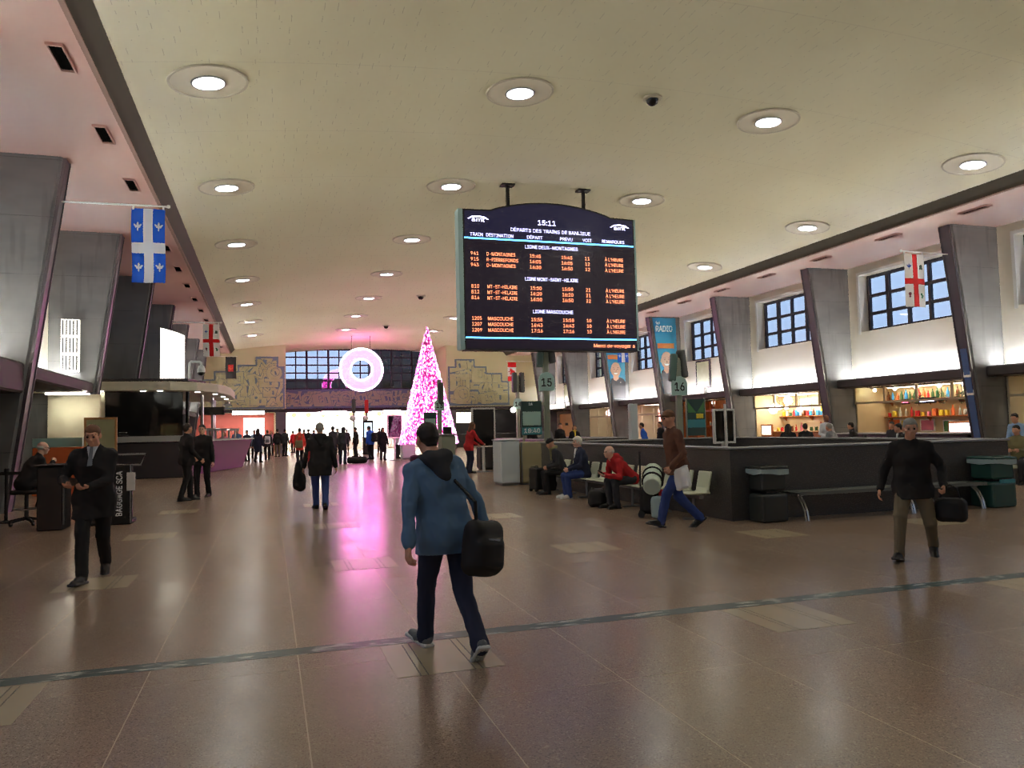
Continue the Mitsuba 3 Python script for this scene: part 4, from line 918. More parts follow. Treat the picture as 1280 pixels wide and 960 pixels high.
for i in range(3):
    k = thing('lattice_box', f'{["lowest", "middle", "topmost"][i]} white lattice light box beside the second left pier', 'light box', 'light boxes beside the second left pier')
    z = 3.62 + .54 * i
    put(k + '__case', bx(-6.0, -5.52, 26.1, 26.34, z, z + .52), 'mat_white_trim', emit=(1.1, 1.05, .9), weight=.5)
    for j in range(5): part(k, 'slat', bx(-5.95 + .095 * j, -5.925 + .095 * j, 26.07, 26.1, z + .04, z + .48), 'mat_dark_metal')

# ------------------------------------------------------------------ left foreground: podium, scan stand, stool, stanchion
k = thing('podium', 'narrow dark podium before the seated man', 'podium')
put(k + '__body', cham(-3.86, -3.45, 15.3, 15.9, 0.0, 1.12, .02), 'mat_dark_metal'); put(k + '__edge_trim', bx(-3.45, -3.43, 15.28, 15.33, .1, 1.08), 'mat_steel_dull'); put(k + '__top', cham(-3.9, -3.41, 15.25, 15.95, 1.12, 1.15, .01), 'mat_black')
k = thing('luggage_gauge', 'black luggage gauge stand with vertical white lettering behind the phone man', 'stand')
put(k + '__panel', cham(-2.95, -2.42, 15.7, 15.85, 0, 1.1, .02), 'mat_black'); put(k + '__base', cham(-3.35, -2.42, 15.7, 16.3, 0, .08, .02), 'mat_black'); put(k + '__back', bx(-3.4, -2.5, 16.2, 16.28, .0, 1.0), 'mat_dark_metal')
lm = text_w('BAGGAGE SCA', .82, .10, .006, True); lm = xf(lm, rz=90)
put(k + '__lettering', facing(lm, '-y', (-2.58, 15.695, .16)), 'mat_letter_white'); put(k + '__notice', bx(-2.5, -2.36, 15.66, 15.69, .62, .95), 'mat_paper_white', label='white paper notice')
put(k + '__side_rail', tube([[-2.44, 15.68, .02], [-2.44, 15.68, 1.1]], .012, 6), 'mat_steel_dull')
put(k + '__tray', cat(tube([[-2.9, 15.75, 1.28], [-2.2, 15.75, 1.28], [-2.28, 15.75, 1.08], [-2.9, 15.75, 1.1]], .018, 6, True)), 'mat_steel_dull')
k = thing('swivel_stool', 'black swivel stool with star base under the seated man', 'stool')
SX, SY = -4.35, 16.6
put(k + '__seat', sculpt([rbox([0, 0, .70], [.23, .23, .045], .04)], .02), 'mat_black', smooth=True, to=place(SX, SY, -.08)); put(k + '__column', tube([[0, 0, .1], [0, 0, .6]], .035, 10), 'mat_dark_metal', to=place(SX, SY)); put(k + '__foot_ring', tube([[.2 * math.cos(t), .2 * math.sin(t), .3] for t in np.linspace(0, 2 * math.pi, 21)[:-1]], .012, 6, True), 'mat_chrome', to=place(SX, SY))
for j in range(5):
    t = j * 1.2566 + .3; part(k, 'leg', hull([[x * math.cos(t) - y * math.sin(t), x * math.sin(t) + y * math.cos(t), z] for x, y, z in ((0, .03, .1), (0, -.03, .1), (0, .03, .16), (0, -.03, .16), (.32, .02, .06), (.32, -.02, .06), (.32, .02, .09), (.32, -.02, .09))]), 'mat_black_plastic', to=place(SX, SY))
    part(k, 'caster', trimesh.creation.icosphere(1, .035).apply_translation([.31 * math.cos(t), .31 * math.sin(t), .035]), 'mat_black_plastic', smooth=True, to=place(SX, SY))
k = thing('stanchion', 'black stanchion post with a belt at the left edge', 'stanchion')
put(k + '__base', lathe([(.001, 0), (.17, 0), (.17, .02), (.03, .05), (.001, .05)], 20), 'mat_black', to=place(-4.85, 17.2)); put(k + '__post', tube([[0, 0, .04], [0, 0, 1.02]], .032, 10), 'mat_black', to=place(-4.85, 17.2))
put(k + '__belt', bx(-6.3, -4.9, 17.19, 17.21, .92, .98), 'mat_black'); put(k + '__cap', lathe([(.001, 1.05), (.045, 1.04), (.045, .98), (.03, .96)], 12), 'mat_black', to=place(-4.85, 17.2))
put(k + '__belt_arm', bx(-4.9, -3.95, 17.19, 17.21, .92, .98), 'mat_black')

# ------------------------------------------------------------------ right: parapet round the stairs with steel rail, benches, bins
def parapet(label, x0, x1, y0, y1, h=1.16, t=.28, gap=None):
    k = thing('parapet', label, 'parapet')
    segs = {'front': bx(x0, x1, y0, y0 + t, 0, h), 'left_side': bx(x0, x0 + t, y0 + t, y1 - t, 0, h), 'right_side': bx(x1 - t, x1, y0 + t, y1 - t, 0, h), 'back': bx(x0, x1, y1 - t, y1, 0, h)}
    for n_, m in segs.items(): put(f'{k}__{n_}_wall', m, 'mat_granite')
    e = .03
    for n_, m in {'front': cham(x0 - e, x1 + e, y0 - e, y0 + t + e, h, h + .045, .012), 'left_side': cham(x0 - e, x0 + t + e, y0 + t + e, y1 - t - e, h, h + .045, .012), 'right_side': cham(x1 - t - e, x1 + e, y0 + t + e, y1 - t - e, h, h + .045, .012), 'back': cham(x0 - e, x1 + e, y1 - t - e, y1 + e, h, h + .045, .012)}.items():
        put(f'{k}__{n_}_coping', m, 'mat_steel_dull', label='steel coping')
    return k
parapet('long dark granite parapet with steel coping around the stairs on the right', 7.22, 13.25, 11.0, 20.2)
parapet('dark parapet farther back behind the gate sign numbered 15', 9.8, 13.2, 27.0, 34.0, h=1.12)
def bench(x0, x1, y, label):
    k = thing('bench', label, 'bench', 'steel benches along the parapet')
    put(k + '__seat', cat([cham(x0, x1, y - .22 + .09 * i, y - .22 + .075 + .09 * i, .43, .46, .006) for i in range(5)]), 'mat_bench_metal'); put(k + '__seat_rim', cat(bx(x0, x1, y - .235, y - .222, .41, .462), bx(x0, x1, y + .222, y + .235, .41, .462)), 'mat_bench_metal')
    for xe in (x0 + .12, x1 - .12):
        for e in (-.03, .03): part(k, 'leg', tube([[xe + e, y + .16, .43], [xe + e, y - .02, .41], [xe + e, y - .14, .3], [xe + e, y - .22, .15], [xe + e, y - .25, .0]], .016, 8), 'mat_chrome', smooth=30)
        part(k, 'brace', bx(xe - .05, xe + .05, y - .1, y + .1, .39, .43), 'mat_chrome')
bench(8.15, 10.55, 10.72, 'low steel bench with curved chrome legs beside the black litter bin')
bench(10.75, 12.1, 10.72, 'shorter steel bench behind the walking grey haired man')
def litter(x, y, w, d, h, m, label, lab_m=None):
    k = thing('litter_bin', label, 'bin')
    put(k + '__body', sculpt([rbox([0, 0, h * .25], [w / 2, d / 2, h * .25], .05)], .02, cuts=[([0, 0, .004], [0, 0, -1])]), m, smooth=True, to=place(x, y))
    put(k + '__container', cat(cham(-w / 2 + .02, w / 2 - .02, -d / 2 + .02, d / 2 - .02, h * .55, h * .93, .03)), m, to=place(x, y))
    put(k + '__post', cat(bx(-w / 2 + .03, w / 2 - .03, d / 2 - .06, d / 2 - .02, h * .3, h * .95), bx(-.1, .1, -.1, .1, h * .4, h * .6)), 'mat_black_plastic', to=place(x, y))
    rim = []
    put(k + '__rim', cat([tube([[a, b_, h * .95 + .01 * math.sin(9 * i)] for i, (a, b_) in enumerate([(-w / 2, -d / 2), (0, -d / 2 - .01), (w / 2, -d / 2), (w / 2, 0), (w / 2, d / 2), (0, d / 2), (-w / 2, d / 2), (-w / 2, 0)])], .025, 6, True)]), m, to=place(x, y))
    V = []; rng = np.random.default_rng(3); P = [(-w / 2, -d / 2), (-w / 6, -d / 2), (w / 6, -d / 2), (w / 2, -d / 2), (w / 2, d / 6), (w / 2, d / 2), (0, d / 2), (-w / 2, d / 2), (-w / 2, 0)]
    for a, b_ in P: V += [[a * 1.04, b_ * 1.04, h * .95], [a * 1.05, b_ * 1.05, h * (.86 - .05 * rng.random())]]
    n = len(P); F = [[2 * i, (2 * i + 2) % (2 * n), 2 * i + 1] for i in range(n)] + [[2 * i + 1, (2 * i + 2) % (2 * n), (2 * i + 3) % (2 * n)] for i in range(n)]
    put(k + '__bag_liner', mesh(V, F), 'mat_liner', to=place(x, y), label='pale plastic bag liner')
    if lab_m: put(k + '__label', cat(bx(-w * .1, w * .42, -d / 2 - .012, -d / 2 + .02, h * .47, h * .54), bx(-w * .2, -w * .14, -d / 2 - .012, -d / 2 + .02, h * .47, h * .54)), lab_m, to=place(x, y), label='green recycling label')
    return k
litter(7.72, 10.72, .5, .4, .92, 'mat_bin_dark', 'black litter bin with a pale liner at the parapet corner')
litter(12.45, 10.68, .55, .5, .92, 'mat_bin_green', 'dark green recycling bin at the right end of the parapet', 'mat_sign_teal')
# ticket cabinets at the end of the parapet
k = thing('ticket_cabinet', 'white upright cabinet at the far end of the seats', 'cabinet'); put(k + '__body', cham(6.16, 6.72, 20.6, 21.4, .06, 1.26, .03), 'mat_white_panel'); put(k + '__plinth', bx(6.2, 6.68, 20.65, 21.35, 0, .06), 'mat_steel_dull'); put(k + '__lid', cham(6.14, 6.74, 20.58, 21.42, 1.26, 1.29, .01), 'mat_white_panel')
k = thing('ticket_cabinet', 'beige low partition cabinet beside the white cabinet', 'cabinet'); put(k + '__body', cham(6.8, 7.95, 20.7, 21.5, .05, 1.2, .03), 'mat_beige_panel'); put(k + '__plinth', bx(6.84, 7.9, 20.75, 21.45, 0, .05), 'mat_steel_dull'); put(k + '__corner_trim', bx(6.795, 6.83, 20.69, 20.73, .05, 1.2), 'mat_steel_dull')
k = thing('ticket_cabinet', 'small white cabinet below the pink tree, farther away', 'cabinet'); put(k + '__body', cham(7.12, 7.86, 43.0, 43.8, .06, 1.48, .03), 'mat_white_panel'); put(k + '__plinth', bx(7.16, 7.82, 43.05, 43.75, 0, .06), 'mat_steel_dull')
k = thing('info_counter', 'grey steel counter behind the man in the blue jacket', 'counter'); put(k + '__body', cham(5.72, 6.2, 26.2, 26.8, 0, 1.4, .03), 'mat_post_grey'); put(k + '__top', cham(5.68, 6.24, 26.15, 26.85, 1.4, 1.46, .015), 'mat_steel_dull'); put(k + '__screen', cham(5.8, 6.1, 26.3, 26.4, 1.46, 1.7, .02), 'mat_black_plastic')
# row of moulded seats
D_shell = mikit.ply(sculpt([rbox([0, 0, .44], [.21, .21, .014], .012, k=.05), rbox([0, -.215, .64], [.20, .016, .165], .014, rotx(.22), k=.05), cone([-.12, -.17, .46], .03, [.12, -.17, .46], .03, .06)], .014), smooth=True)
D_hole = mikit.ply(cat(bx(-.07, .07, -.245, -.20, .69, .715)))
D_sleg = mikit.ply(cat(tube([[0, 0, .42], [0, 0, .03]], .028, 8), bx(-.03, .03, -.2, .2, 0, .035), bx(-.1, .1, -.1, .1, .395, .43)))
seat_rows = [11.55 + .575 * i for i in range(13)]
WHO = {4: 'under the man in red', 5: 'beside the man in red', 8: 'under the white haired person', 10: 'under the person in the dark cap'}
for i, y in enumerate(seat_rows):
    k = thing('moulded_seat', f'{ORD[i]} cream moulded seat from the parapet corner' + (', ' + WHO[i] if i in WHO else ''), 'seat', 'cream seats in a row along the parapet')
    to = place(6.84, y, 0, 90)
    put(k + '__shell', D_shell, 'mat_chair_shell', to=to)
    if i % 2 == 0: put(k + '__leg', D_sleg, 'mat_steel_dull', to=to)
k = single('seat_beam', 'steel beam carrying the row of cream seats', 'beam', bx(6.80, 6.88, 11.3, 18.7, .36, .41), 'mat_steel_dull')

# ------------------------------------------------------------------ gate signs, notice boards, posts
def speaker_pair(k, x, y, z, h, m1='mat_speaker_green', m2='mat_speaker_dark'):
    for e, m in ((-1, m1), (1, m2)):
        part(k, 'loudspeaker', sculpt([rbox([0, 0, 0], [.11, .12, h / 2], .06)], .025), m, smooth=True, to=T().translate([x + e * .16, y, z + .12 * (e > 0)]).rotate([0, 1, 0], -e * 7).rotate([0, 0, 1], e * 20))
    part(k, 'bracket', bx(x - .2, x + .2, y - .04, y + .04, z - .35 * h, z - .25 * h), 'mat_post_grey')
def gate(label, x, y, num, top, sign_z, speakers=True, clock=None, s=1.0, panel=True):
    k = thing('gate_sign', label, 'gate sign', 'numbered platform gate signs')
    put(k + '__post', cham(x - .09, x + .09, y - .07, y + .07, 0, top, .02), 'mat_post_grey')
    put(k + '__number_plate', facing(extrude(sg.box(-.26 * s, -.24 * s, .26 * s, .12 * s).union(sg.Point(0, .08 * s).buffer(.26 * s)), .03), '-y', (x - .02, y - .08, sign_z)), 'mat_sign_pale')
    put(k + '__number', facing(text_w(num, .34 * s, .24 * s, .006, True, 'c').apply_translation((0, -.1 * s, 0)), '-y', (x - .02, y - .112, sign_z)), 'mat_letter_dark')
    if speakers: speaker_pair(k, x, y, top - .3, .85)
    return k
g15 = gate('gate sign numbered 15 with a timetable panel and time digits', 8.22, 22.4, '15', 4.2, 2.98)
X0, X1, Yp = 7.36, 8.02, 22.35
put(g15 + '__panel_frame', cham(X0, X1, Yp - .05, Yp + .05, 1.38, 2.42, .015), 'mat_sign_dark_green'); put(g15 + '__timetable', bx(X0 + .04, X1 - .04, Yp - .056, Yp - .045, 1.68, 2.1), 'mat_sign_pale', label='pale timetable sheet')
put(g15 + '__clock_plate', bx(X0 + .01, X1 - .01, Yp - .062, Yp - .045, 1.40, 1.62), 'mat_sign_teal'); put(g15 + '__clock_digits', facing(text_w('18:40', .52, .13, .006, True).apply_translation((X0 + .07, 1.45, 0)), '-y', (0, Yp - .062, 0)), 'mat_letter_white', label='white digits 18:40')
put(g15 + '__heading', facing(text_w('14', .12, .09, .006, True).apply_translation((X0 + .24, 2.29, 0)), '-y', (0, Yp - .05, 0)), 'mat_letter_white'); put(g15 + '__arm', cat(bx(X1 - .02, 8.2, Yp - .02, Yp + .02, 2.3, 2.38), bx(X0 + .05, X0 + .1, Yp - .03, Yp + .03, 0, 1.4)), 'mat_post_grey')
g16 = gate('gate sign numbered 16 with coloured posters beside its post', 11.82, 20.6, '16', 3.62, 2.72)
X0, X1, Yp = 12.02, 12.62, 20.5
put(g16 + '__poster', bx(X0, X1, Yp - .03, Yp + .02, 1.26, 2.36), 'mat_sign_dark_green'); put(g16 + '__poster_band', bx(X0, X1, Yp - .04, Yp - .025, 1.50, 1.74), 'mat_sign_teal'); put(g16 + '__poster_picture', facing(extrude(sg.MultiPolygon([sg.Polygon([(X0 + .02, 1.95), (X0 + .3, 1.95), (X0 + .02, 2.3)]), sg.Polygon([(X1 - .02, 1.95), (X1 - .28, 1.95), (X1 - .02, 2.3)])]), .006), '-y', (0, Yp - .03, 0)), 'mat_green_print'); put(g16 + '__poster_picture_001', bx(X0 + .3, X1 - .06, Yp - .04, Yp - .025, 1.78, 1.92), 'mat_yellow_print'); put(g16 + '__poster_frame', cat(bx(X0 - .03, X0, Yp - .03, Yp + .03, 0, 2.4), bx(X1, X1 + .03, Yp - .03, Yp + .03, 0, 2.4)), 'mat_post_grey')
g13 = gate('gate sign with dark loudspeakers standing before the pink tree', 7.55, 35.0, '13', 3.95, 2.72, speakers=False, s=.9)
X0, X1, Yp = 6.82, 7.38, 35.0
part(g13, 'loudspeaker', sculpt([rbox([0, 0, 0], [.12, .12, .5], .06)], .03), 'mat_speaker_dark', smooth=True, to=place(7.60, 34.9, 3.3))
put(g13 + '__panel_frame', cham(X0, X1, Yp - .05, Yp + .05, 1.45, 2.42, .015), 'mat_sign_dark_green'); put(g13 + '__timetable', bx(X0 + .04, X1 - .04, Yp - .056, Yp - .045, 1.72, 2.14), 'mat_sign_pale'); put(g13 + '__arm', cat(bx(X1 - .02, 7.5, Yp - .02, Yp + .02, 2.3, 2.38), bx(X0 + .05, X0 + .1, Yp - .03, Yp + .03, 0, 1.5)), 'mat_post_grey')
g14 = gate('gate sign with two dark loudspeakers right of the right mural', 13.0, 40.0, '14', 4.5, 2.9, speakers=False)
for e in (-1, 1): part(g14, 'loudspeaker', sculpt([rbox([0, 0, 0], [.13, .13, .55], .06)], .03), 'mat_speaker_dark', smooth=True, to=place(13.0 + .22 * e, 39.85, 4.1))
part(g14, 'lamp', trimesh.creation.icosphere(2, .16).apply_translation([13.5, 39.9, 2.6]), 'mat_lamp_white', smooth=True, emit=(4, 4, 3.6), weight=.4); part(g14, 'lamp', trimesh.creation.icosphere(2, .16).apply_translation([12.7, 39.9, 2.6]), 'mat_lamp_white', smooth=True, emit=(4, 4, 3.6), weight=.4); put(g14 + '__lamp_arm', bx(12.6, 13.6, 39.95, 40.05, 2.55, 2.65), 'mat_post_grey')
for i, (x, y, lab) in enumerate(((7.0, 58.5, 'tiny dark post with a red loudspeaker below the glowing ring'), (5.9, 57.0, 'tiny dark loudspeaker post left below the glowing ring'))):
    k = thing('speaker_post', lab, 'loudspeaker post'); put(k + '__post', tube([[x, y, 0], [x, y, 3.2]], .06, 8), 'mat_post_grey'); put(k + '__loudspeaker', sculpt([rbox([0, 0, 0], [.14, .12, .5], .06)], .04), 'mat_red_print' if i == 0 else 'mat_speaker_dark', smooth=True, to=place(x, y - .1, 3.5)); put(k + '__lamp', trimesh.creation.icosphere(2, .22).apply_translation([x - .1, y - .2, 2.6]), 'mat_lamp_white', smooth=True)
def notice(label, x, y, w, z0, z1, foot=True):
    k = thing('notice_board', label, 'notice board', None)
    put(k + '__frame', cat(bx(x - w / 2 - .06, x - w / 2, y - .04, y + .04, z0 - .06, z1 + .06), bx(x + w / 2, x + w / 2 + .06, y - .04, y + .04, z0 - .06, z1 + .06), bx(x - w / 2, x + w / 2, y - .04, y + .04, z0 - .06, z0), bx(x - w / 2, x + w / 2, y - .04, y + .04, z1, z1 + .06)), 'mat_white_trim', label='white frame')
    put(k + '__sheet', bx(x - w / 2, x + w / 2, y - .02, y + .02, z0, z1), 'mat_black_gloss', label='dark glossy sheet')
    put(k + '__post', bx(x - .045, x + .045, y + .02, y + .1, 0, z0 + .1), 'mat_white_trim'); put(k + '__foot', bx(x - .28, x + .28, y - .2, y + .26, 0, .025), 'mat_steel_dull')
    return k
notice('large dark notice board in a white frame left of gate 15', 7.66, 27.8, .80, .98, 2.34)
notice('smaller dark notice board in a white frame left of the pink tree', 6.55, 42.0, .70, 1.28, 2.42)
nb = notice('dark notice board in a white frame right of gate 16', 12.25, 18.9, .58, 1.1, 1.96)
put(nb + '__centre_post', bx(12.22, 12.28, 18.78, 18.84, 0, 2.15), 'mat_white_trim')
k = thing('white_post', 'plain white post standing behind the parapet left of the brown coated man', 'post'); put(k + '__shaft', cham(10.2, 10.44, 20.6, 20.8, 0, 2.25, .02), 'mat_white_panel'); put(k + '__base', bx(10.12, 10.52, 20.52, 20.88, 0, .06), 'mat_steel_dull')
k = thing('info_screen', 'upright lit information screen between the crowd and the notice board', 'screen'); put(k + '__case', cham(6.3, 7.05, 54.9, 55.0, .0, 2.4, .03), 'mat_black'); put(k + '__display', bx(6.4, 6.95, 54.88, 54.9, 1.2, 2.25), 'mat_screen', emit=(.9, 1.2, 1.6), weight=.3)
for i, (zz, lab) in enumerate(((2.95, 'upper'), (2.35, 'lower'))):
    k = single('pier_notice', f'small white notice on the nearest right pier, the {lab} one', 'notice', hull([[pierx(zz) - .075 + .015 * a, 19.37 + .12 + b_ * .28, zz + c * .32 - (pierx(zz + c * .32) - pierx(zz)) * 0] for a in (0, 1) for b_ in (0, 1) for c in (0, 1)]), 'mat_paper_white')

k = thing('dark_cabinet', 'low dark cabinet behind the large notice board', 'cabinet'); put(k + '__body', cham(7.9, 9.0, 29.2, 29.8, .05, 1.1, .03), 'mat_dark_metal'); put(k + '__top', cham(7.86, 9.04, 29.15, 29.85, 1.1, 1.14, .012), 'mat_black'); put(k + '__plinth', bx(7.95, 8.95, 29.25, 29.75, 0, .05), 'mat_black')
k = thing('pale_bench', 'low pale bench at the right edge beyond the recycling bin', 'bench'); put(k + '__seat', cham(16.7, 18.6, 13.75, 14.3, .38, .46, .02), 'mat_chair_shell')
for x in (16.9, 18.4): part(k, 'leg', bx(x - .04, x + .04, 13.85, 14.2, 0, .38), 'mat_steel_dull')

# ------------------------------------------------------------------ shops under the right canopies
RB = 25.2                                                       # face of the shops' back wall
def bay(k): return 12.37 + 7.0 * k + PT, 12.37 + 7.0 * (k + 1)
def glow(key, name, m, e, w=.5, **kw): return part(key, name, m, 'mat_lamp_white', emit=e, weight=w, **kw)
def shopfront(k, label, m, header):
    y0, y1 = bay(k); key = thing('storefront', label, 'shop front')
    for y in np.linspace(y0 + .06, y1 - .06, 5): part(key, 'mullion', bx(23.42, 23.5, y - .04, y + .04, 2.3 if header else 0, 2.94), m)
    part(key, 'transom', bx(23.42, 23.5, y0 + .01, y1 - .01, 2.28, 2.36), m); part(key, 'lining', bx(RB - .05, RB - .005, y0 + .01, y1 - .01, 0, 2.96), m); part(key, 'lining', bx(23.5, RB - .05, y1 - .06, y1 - .01, 0, 2.96), m)
    return key
GOODS = ['mat_red_print', 'mat_yellow_print', 'mat_paper_white', 'mat_glass_green', 'mat_orange_print', 'mat_pink_print', 'mat_glass_pale', 'mat_leaf_green', 'mat_glass_brown', 'mat_blue_print']
D_bottle = mikit.ply(lathe([(.001, 0), (.05, 0), (.05, .19), (.018, .26), (.018, .33), (.001, .33)], 10), smooth=30)
D_jar = mikit.ply(lathe([(.001, 0), (.07, 0), (.075, .02), (.075, .16), (.06, .19), (.001, .19)], 10), smooth=30)
D_pack = mikit.ply(cham(-.08, .08, -.06, .06, 0, .24, .01))
def goods(n, y0, y1, x, z, what, group, rng, lab):
    for i in range(n):
        nm, D = [('bottle', D_bottle), ('jar', D_jar), ('packet', D_pack)][rng.integers(0, 3)] if what is None else (what, {'bottle': D_bottle, 'jar': D_jar, 'packet': D_pack}[what])
        k = thing(nm, lab.format(nm), nm, group)
        put(k, D, GOODS[rng.integers(0, len(GOODS))], to=place(x + .05 * rng.random(), y0 + (y1 - y0) * (i + .5) / n, z, 90, .85 + .4 * rng.random()))
def shelf(y0, y1, x, z, label, m='mat_wood', d=.3):
    k = thing('goods_shelf', label, 'shelf'); put(k + '__board', bx(x - d, x, y0, y1, z - .04, z), m)
    for y in np.linspace(y0 + .2, y1 - .2, 4): part(k, 'bracket', hull([[x, y - .015, z - .04], [x, y + .015, z - .04], [x - d * .8, y - .015, z - .04], [x - d * .8, y + .015, z - .04], [x, y - .015, z - .25], [x, y + .015, z - .25]]), m)
rng = np.random.default_rng(12)
mat('far_red', (150, 66, 54), .6)
mat('lining_cream', (206, 188, 150), .6)
# bay A: cafe with shelves of bottles (behind the old man)
y0, y1 = bay(1)
shopfront(1, 'cream lined cafe front with high shelves between the two nearest right piers', 'mat_lining_cream', True)
k = thing('wood_panelling', 'wood panelling along the lower back wall of the nearest cafe', 'panelling')
for i in range(8): part(k, 'panel', cham(RB - .09, RB - .055, y0 + .1 + .79 * i, y0 + .86 + .79 * i, 0, 1.02, .01), 'mat_wood')
k = thing('shop_light', 'strip of ceiling light in the nearest cafe', 'light'); put(k + '__case', bx(24.5, 24.8, y0 + .6, y1 - .6, 2.92, 2.96), 'mat_white_trim'); glow(k, 'panel', bx(24.53, 24.77, y0 + .7, y1 - .7, 2.9, 2.92), np.array((1, .86, .62)) * 16, .8)
shelf(y0 + .1, y1 - .1, RB - .06, 2.42, 'long high wooden shelf of bottles in the nearest cafe'); shelf(y0 + .1, y1 - .1, RB - .06, 1.72, 'lower wooden shelf in the nearest cafe')
goods(26, y0 + .4, y1 - .15, RB - .25, 2.42, 'bottle', 'bottles on the high cafe shelf', rng, 'small {} on the high shelf of the nearest cafe')
goods(20, y0 + .6, y1 - .15, RB - .25, 1.72, None, 'goods on the lower cafe shelf', rng, 'small {} on the lower shelf of the nearest cafe')
k = thing('bar_counter', 'long dark bar counter with a pale top in front of the nearest cafe', 'counter'); put(k + '__front', cham(22.3, 22.9, y0 + .1, y1 - .15, 0, 1.06, .03), 'mat_dark_metal'); put(k + '__top', cham(22.2, 23.0, y0 + .06, y1 - .08, 1.06, 1.11, .015), 'mat_counter_pale')
k = thing('cafe_light', 'row of warm lights under the canopy of the nearest cafe', 'light'); put(k + '__rail', bx(24.0, 24.1, y0 + .3, y1 - .3, 2.93, 2.97), 'mat_dark_metal')
for y in np.linspace(y0 + .6, y1 - .5, 6): glow(k, 'bulb', trimesh.creation.icosphere(2, .07).apply_translation([24.05, y, 2.84]), np.array((1, .76, .48)) * 90, .8, smooth=True)
for i, (yy, zz, c) in enumerate(((25.3, 1.35, 'mat_yellow_print'), (24.3, 1.35, 'mat_pink_print'), (23.2, 1.3, 'mat_green_print'), (26.0, 1.4, 'mat_orange_print'))):
    k = thing('picture', f'framed {["yellow", "pink", "green", "orange"][i]} picture on the wood wall of the nearest cafe', 'picture'); put(k + '__frame', bx(RB - .1, RB - .06, yy - .36, yy + .36, zz - .25, zz + .25), 'mat_paper_white'); put(k + '__print', bx(RB - .11, RB - .09, yy - .3, yy + .3, zz - .2, zz + .2), c)
k = thing('neon_sign', 'small red neon sign in the nearest cafe', 'sign'); put(k + '__plate', bx(23.9, 23.94, 23.95, 24.35, 2.2, 2.4), 'mat_black'); glow(k, 'lettering', facing(text_w('BAR', .3, .1, .01, True).apply_translation((0, 0, 0)), '-x', (23.895, 24.3, 2.25)), (5, .4, .8), .3)
k = thing('light_sign', 'small bluish white light sign in the nearest cafe', 'sign'); put(k + '__plate', bx(23.9, 23.94, 22.7, 23.5, 2.2, 2.42), 'mat_black'); glow(k, 'tube', bx(23.88, 23.9, 22.78, 23.42, 2.26, 2.36), (2.6, 2.9, 4.5), .3)
k = thing('display_case', 'glowing white display case beside the nearest right pier', 'display case'); put(k + '__case', cham(24.3, 24.9, 21.3, 22.6, 0, 1.5, .03), 'mat_wood'); glow(k, 'lit_front', bx(24.27, 24.3, 21.4, 22.5, 1.1, 1.42), (3.4, 3.2, 3.6), .5)
for yy in (21.9, 22.8, 23.9):
    k = thing('hanging_plant', f'round hanging plant under the cafe ceiling at its {"near" if yy < 22 else "middle" if yy < 23 else "far"} part', 'plant', 'hanging plants of the nearest cafe')
    put(k + '__pot', lathe([(.001, -.1), (.1, -.1), (.14, .05), (.001, .05)], 12), 'mat_glass_brown', to=place(24.3, yy, 2.3)); lf = []
    for j in range(40):
        v = unit(rng.normal(size=3)); lf.append(hull([np.array([24.3, yy, 2.4]) + v * r_ + w_ for r_, w_ in ((.08, np.zeros(3)), (.2, np.array([0, 0, .02])), (.2, np.cross(v, [0, 0, 1]) * .05), (.28, np.array([0, 0, -.02])))]))
    put(k + '__leaves', cat(lf), 'mat_leaf_green', kind='stuff', label='leaves'); put(k + '__cord', tube([[24.3, yy, 2.35], [24.3, yy, 2.97]], .01, 5), 'mat_dark_metal')
# bay B: bright shop with globe lamps
y0, y1 = bay(2)
shopfront(2, 'bright warm shop front between the second and third right piers', 'mat_lining_cream', True)
globes = [(23.6, 30.9, 2.62, .20, (1, .95, .85), 60), (23.7, 31.7, 2.33, .12, (1, .9, .8), 34), (23.75, 31.25, 2.3, .10, (1, .9, .85), 30), (23.8, 30.35, 2.2, .13, (.7, .7, 1), 16), (24.0, 32.6, 2.25, .22, (1, .93, .8), 12), (24.4, 29.4, 2.4, .12, (1, .7, .4), 30), (24.5, 30.6, 2.6, .1, (1, .7, .4), 30), (24.4, 33.0, 2.5, .08, (1, .8, .6), 30)]
for i, (x, y, z, r, c, e) in enumerate(globes):
    k = thing('globe_lamp', ['large blazing white globe lamp highest in the bright shop', 'smaller white globe lamp left below the blazing one', 'small white globe lamp right below the blazing one', 'bluish globe lamp in the bright shop', 'wide dim white lamp shade at the left of the bright shop', 'warm globe lamp at the right end of the bright shop', 'small warm globe lamp deep in the bright shop', 'tiny warm lamp at the far left of the bright shop'][i], 'lamp', 'globe lamps of the bright shop')
    glow(k, 'globe', trimesh.creation.icosphere(3, r).apply_translation([x, y, z]), np.array(c) * e * 1.1, .8, smooth=True); put(k + '__cord', tube([[x, y, z + r], [x, y, 2.98]], .012, 5), 'mat_dark_metal')
k = thing('shop_light', 'strip of warm ceiling light in the bright shop', 'light'); put(k + '__case', bx(24.2, 24.6, y0 + .8, y1 - .8, 2.92, 2.96), 'mat_white_trim'); glow(k, 'panel', bx(24.24, 24.56, y0 + .9, y1 - .9, 2.9, 2.92), np.array((1, .84, .6)) * 22, .8)
k = thing('shop_counter', 'orange wood counter of the bright shop', 'counter'); put(k + '__front', cham(23.7, 24.2, y0 + 1.2, y1 - .9, 0, 1.12, .03), 'mat_wood'); put(k + '__top', cham(23.65, 24.25, y0 + 1.1, y1 - .8, 1.12, 1.17, .015), 'mat_wood_pale')
shelf(y0 + .1, y1 - .1, RB - .06, 1.9, 'long wooden shelf of goods in the bright shop'); goods(24, y0 + .3, y1 - .2, RB - .25, 1.9, None, 'goods on the bright shop shelf', rng, 'small {} on the shelf of the bright shop')
goods(12, y0 + 1.3, y1 - 1.0, 23.9, 1.17, None, 'goods on the bright shop counter', rng, 'small {} on the counter of the bright shop')
